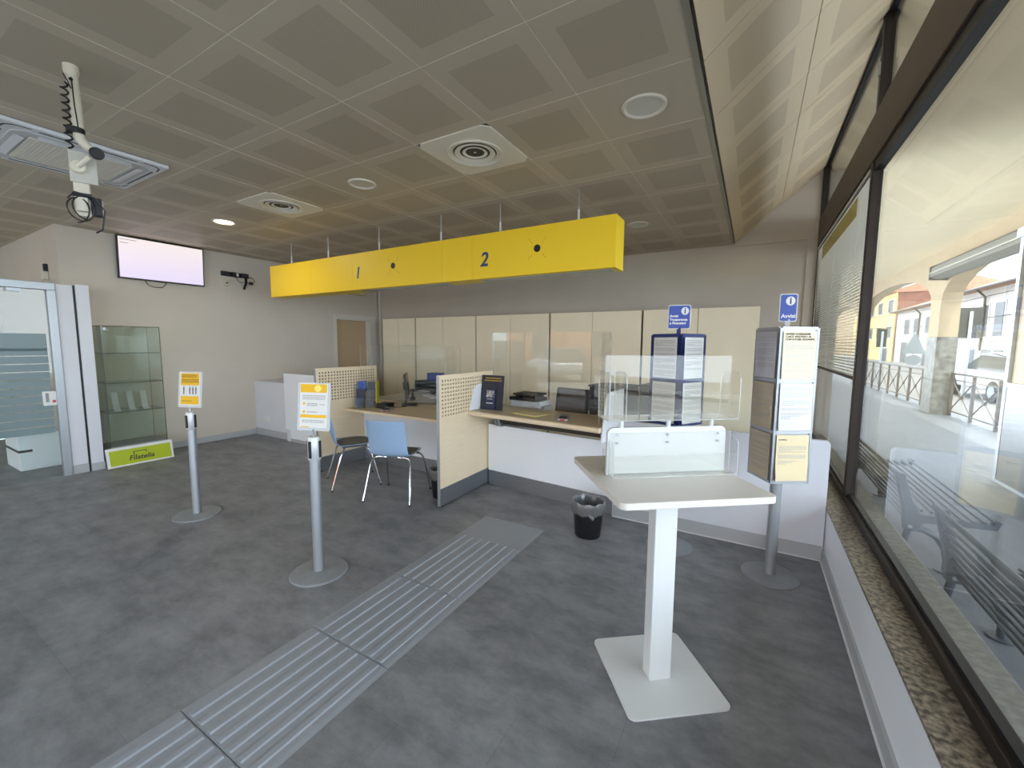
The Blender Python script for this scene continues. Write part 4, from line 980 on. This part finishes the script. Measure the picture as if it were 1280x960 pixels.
# benches
M_bench = mat('dark_grey_bench', (66, 72, 76), .45, .4)
def bench(label, y0_, y1_):
    e = E('slatted_bench', label, 'bench', (.95, (y0_ + y1_) / 2, 0), 0, 'slatted metal benches under the portico')
    L = (y1_ - y0_) / 2
    for i in range(8):
        t = i / 7; P('back_slat', e, M_bench, T([(.08 - .09 * t, -L + .02, .30 + .34 * t), (.08 - .09 * t, L - .02, .30 + .34 * t)], .0095, 6))
    for i in range(8):
        t = i / 7; P('seat_slat', e, M_bench, T([(.12 + .36 * t, -L + .02, .40 + .015 * math.cos(t * 5)), (.12 + .36 * t, L - .02, .40 + .015 * math.cos(t * 5))], .0095, 6))
    for y in (-L + .05, L - .05):
        sd = P('side_frame', e, M_bench, PR([(-.03, .66), (.02, .66), (.07, .48), (.12, .385), (.47, .385), (.49, .42), (.51, .41), (.49, .355), (.14, .33), (.10, .26), (.04, .26), (.03, .40)], 'y', y - .03, y + .03), bevel=.004)
        P('bolt', sd, M_alu, C((.07, y - .034, .29), (.07, y - .03, .29), .012, n=10)); 
        P('curved_leg', e, M_bench, T([(.07, y, .28), (.15, y, .275), (.22, y, .235), (.265, y, .16), (.28, y, .08), (.28, y, .01)], .022, 10), smooth=True)
        P('foot_plate', e, M_bench, LA([(0, 0), (.06, 0), (.06, .01), (0, .01)], 20, (.28, y)))
        P('rear_leg', e, M_bench, T([(.07, y, .27), (.05, y, .15), (.02, y, .01)], .02, 8))
    P('back_rail', e, M_bench, T([(-.015, -L, .655), (-.015, L, .655)], .013, 8))
    return e
bench('dark slatted metal bench outside the window, the farther of the two', 3.8, 5.6)
bench('dark slatted metal bench outside the window, the nearer of the two', 1.35, 3.15)
# road sign seen from the back, dark panel on a pole
rs = E('road_sign', 'grey backs of a triangular and a round road sign on one pole', 'road sign', (5.45, 22, -.12))
M_rsg = mat('sign_back_grey', (126, 132, 134), .5, .4)
P('pole', rs, M_alu, C((0, 0, 0), (0, 0, 2.2), .03, n=10)); P('triangle', rs, M_rsg, PR([(-.33, 1.37), (.33, 1.37), (.33, 1.42), (.03, 2.16), (-.03, 2.16), (-.33, 1.42)], 'y', -.06, -.04)); P('disc', rs, M_rsg, PR([(.25 * math.cos(t * .2618), 1.13 + .2 * math.sin(t * .2618)) for t in range(24)], 'y', -.06, -.04))
for lb, (x, y, w_, z0_, z1_) in (('dark panel on a pole in front of the white house right of the pillar', (5.66, 18, .50, 1.80, 2.72)), ('dark panel on a pole far left behind the first railing', (4.87, 24, .34, 1.5, 2.3))):
    e = E('street_panel', lb, 'street sign', (x, y, -.12)); P('panel', e, mat('panel_dark', (50, 52, 44), .6), B(-w_ / 2, w_ / 2, -.05, .0, z0_ + .12, z1_ + .12), bevel=.005); P('pole', e, M_alu, C((0, -.09, 0), (0, -.09, z1_), .04, n=10))

# houses across the street
M_pane = mat('house_pane', (60, 66, 70), .4)
M_dpane = mat('dull_dark_pane', (70, 74, 76), .6)  # dark, rougher pane that mirrors little, for the orange house
M_roof = mat('clay_roof', (176, 132, 106), .85, noise=.35, scale=8, bump=.4, bscale=30)
def house(label, y0_, y1_, zt, m, wins, roof_h=1.7, X=12.0, depth=8, band=None, pipe=None, side=None):
    e = E('house', label, 'house', (X, (y0_ + y1_) / 2, 0)); L = (y1_ - y0_) / 2; cy = (y0_ + y1_) / 2
    P('walls', e, m, B(0, depth, -L, L, 0, zt))
    if side: P('gable_wall', e, side, PR([(.1, zt), (depth, zt), (depth, .1), (.1, .1)], 'y', -L - .02, -L))
    P('roof', e, M_roof, PR([(-.5, zt - .02), (-.5, zt + .12), (depth / 2, zt + roof_h), (depth + .5, zt + .12), (depth + .5, zt - .02)], 'y', -L - .15, L + .15))
    P('gutter', e, M_rail, T([(-.55, -L - .15, zt + .06), (-.55, L + .15, zt + .06)], .08, 8))
    if band: P('string_course', e, m, B(-.06, 0, -L, L, band, band + .15))
    if pipe: P('downpipe', e, M_rail, T([(-.5, pipe - cy, zt), (-.12, pipe - cy, zt - .45), (-.12, pipe - cy, 1.5), (-.2, pipe - cy - .25, 1.35)], .06, 8))
    for (wy, wz0, wz1, ww) in wins:
        f = P('window', e, mat('house_frame', (196, 192, 184), .6), B(-.05, .0, wy - cy - ww / 2 - .1, wy - cy + ww / 2 + .1, wz0 - .1, wz1 + .1)); P('pane', f, M_pane, B(-.07, -.05, wy - cy - ww / 2, wy - cy + ww / 2, wz0, wz1))
    return e
M_hw = mat('white_house_plaster', (190, 184, 176), .9, noise=.05, scale=2)
house('white house with small square lower windows right of the granite pillar', 29, 40.5, 4.95, M_hw,
      [(35.4, .45, 1.36, 1.2), (33.9, .35, 1.37, 1.0), (37.4, .45, 1.36, 1.1), (32.2, .4, 1.37, 1.0), (36.2, 2.15, 4.0, 1.1), (34.3, 2.15, 4.05, 1.0), (32.4, 2.15, 4.05, 1.0), (38.4, 2.15, 4.0, 1.1)], band=1.88, pipe=36)
house('white house with tiled roof seen through the left arch', 41.5, 54, 4.72, M_hw,
      [(50.7, 2.6, 3.95, 1.3), (45.3, 2.6, 3.9, 1.2), (48.2, 2.6, 3.9, 1.1), (45, .0, 1.25, 2.0), (51, .05, 1.9, 1.6), (42.8, 2.6, 3.9, 1.1)], band=None, pipe=47.2)
house('tall yellow house at the far end of the street', 54.9, 74, 6.85, mat('yellow_house_plaster', (214, 190, 128), .9, noise=.06, scale=1.5),
      [(56.5, 5.0, 6.2, 1.5), (60.5, 5.0, 6.2, 1.5), (56.5, 2.4, 3.5, 1.5), (60.5, 2.4, 3.5, 1.5), (57.5, 0, 1.3, 2.2), (64, 5, 6.2, 1.5), (64, 2.4, 3.5, 1.5), (68, 2.4, 3.5, 1.5)], side=mat('brick_gable', (150, 104, 84), .9, noise=.4, scale=4))
house('cream house closing the far end of the street', 84, 96, 7.5, M_plaster, [(88, 2, 4, 1.4), (92, 2, 4, 1.4)], X=0.0, depth=16)
M_wire = mat('wire', (40, 40, 40), .7)
for k, (z_, lb) in enumerate(((4.35, 'overhead cable crossing in front of the houses, upper one'), (3.1, 'overhead cable crossing in front of the houses, lower one'))):
    tag(P('overhead_cable', None, M_wire, T([(11.8, 30, z_ + .2), (11.0, 42, z_ - .1), (11.6, 56, z_ + .3), (11.8, 70, z_ + .6)], .022, 5)), lb, 'cable', 'overhead cables')

# parked cars
def car(label, loc, rz, rgb, name):
    e = E('parked_car', label, 'car', loc, rz)
    body = mat(name, rgb, .25, .3, coat=.6)
    prof = [(-2.05, .32), (-2.1, .55), (-2.0, .80), (-1.55, .90), (.75, .93), (1.75, .80), (2.05, .62), (2.1, .34)]
    P('body', e, body, PR(prof, 'y', -.84, .84), bevel=.08, seg=3)
    cab = [(-1.75, .88), (-1.25, 1.38), (-.6, 1.46), (.2, 1.42), (1.0, .92)]
    k = len(cab); V = [(x, -.76 if z < 1 else -.6, z) for x, z in cab] + [(x, .76 if z < 1 else .6, z) for x, z in cab]
    F = [tuple(range(k)), tuple(range(k, 2 * k))] + [(i, (i + 1) % k, (i + 1) % k + k, i + k) for i in range(k)]
    P('glasshouse', e, mat('car_glass', (40, 46, 52), .08), (V, F), bevel=.03)
    P('roof', e, body, PR([(-1.28, 1.385), (-.6, 1.465), (.22, 1.425), (.2, 1.45), (-.6, 1.49), (-1.28, 1.41)], 'y', -.6, .6))
    for x in (-1.3, 1.3):
        for s_ in (-1, 1):
            t = P('wheel', e, M_dark, C((x, s_ * .72, .32), (x, s_ * .87, .32), .32, n=24)); P('hub', t, M_alu, C((x, s_ * .86, .32), (x, s_ * .885, .32), .19, n=16))
    for s_ in (-1, 1): P('headlamp', e, M_paper, B(1.95, 2.09, s_ * .62 - .16, s_ * .62 + .16, .60, .72), bevel=.02)
    return e
car('white parked car behind the left railing', (7.0, 19.0, -.12), R_(92), (226, 228, 230), 'white_car_paint')
car('pale car parked beyond the right railing', (7.2, 13.2, -.12), R_(90), (196, 200, 204), 'silver_car_paint')
car('silver car parked in the forecourt behind the shop window', (-10.2, -9.0, -.06), R_(215), (206, 208, 212), 'silver_car_paint')
car('grey car parked in the forecourt behind the shop window, nearer the corner', (-5.4, -9.6, -.06), R_(196), (170, 178, 186), 'grey_car_paint')
ob = E('house', 'orange house across the forecourt behind the viewer', 'house', (-7, -15.5, 0))
P('walls', ob, mat('orange_plaster', (226, 150, 96), .9), B(-12, 6.5, -8, 0, -.1, 5.6)); P('roof', ob, M_roof, PR([(-8.5, 5.6), (-4, 6.9), (.5, 5.6)], 'x', -12.3, 6.8))
for x in (-9, -4.3, -1, 2.2, 5):
    for z0_ in (.7, 3.4): f = P('window', ob, M_paper, B(x - .75, x + .75, 0, .05, z0_ - .1, z0_ + 1.8)); P('pane', f, M_dpane, B(x - .62, x + .62, .05, .07, z0_, z0_ + 1.68))
fr_ = E('garden_fence', 'low iron fence in front of the orange house', 'fence', (-7, -12.8, 0))
P('plinth', fr_, M_stone, B(-9, 9, -.1, .1, -.06, .5)); P('rail', fr_, M_rail, B(-9, 9, -.02, .02, 1.35, 1.39)); P('bars', fr_, M_rail, *[B(-9 + .16 * i, -9 + .16 * i + .018, -.01, .01, .5, 1.5) for i in range(113)], kind='stuff')
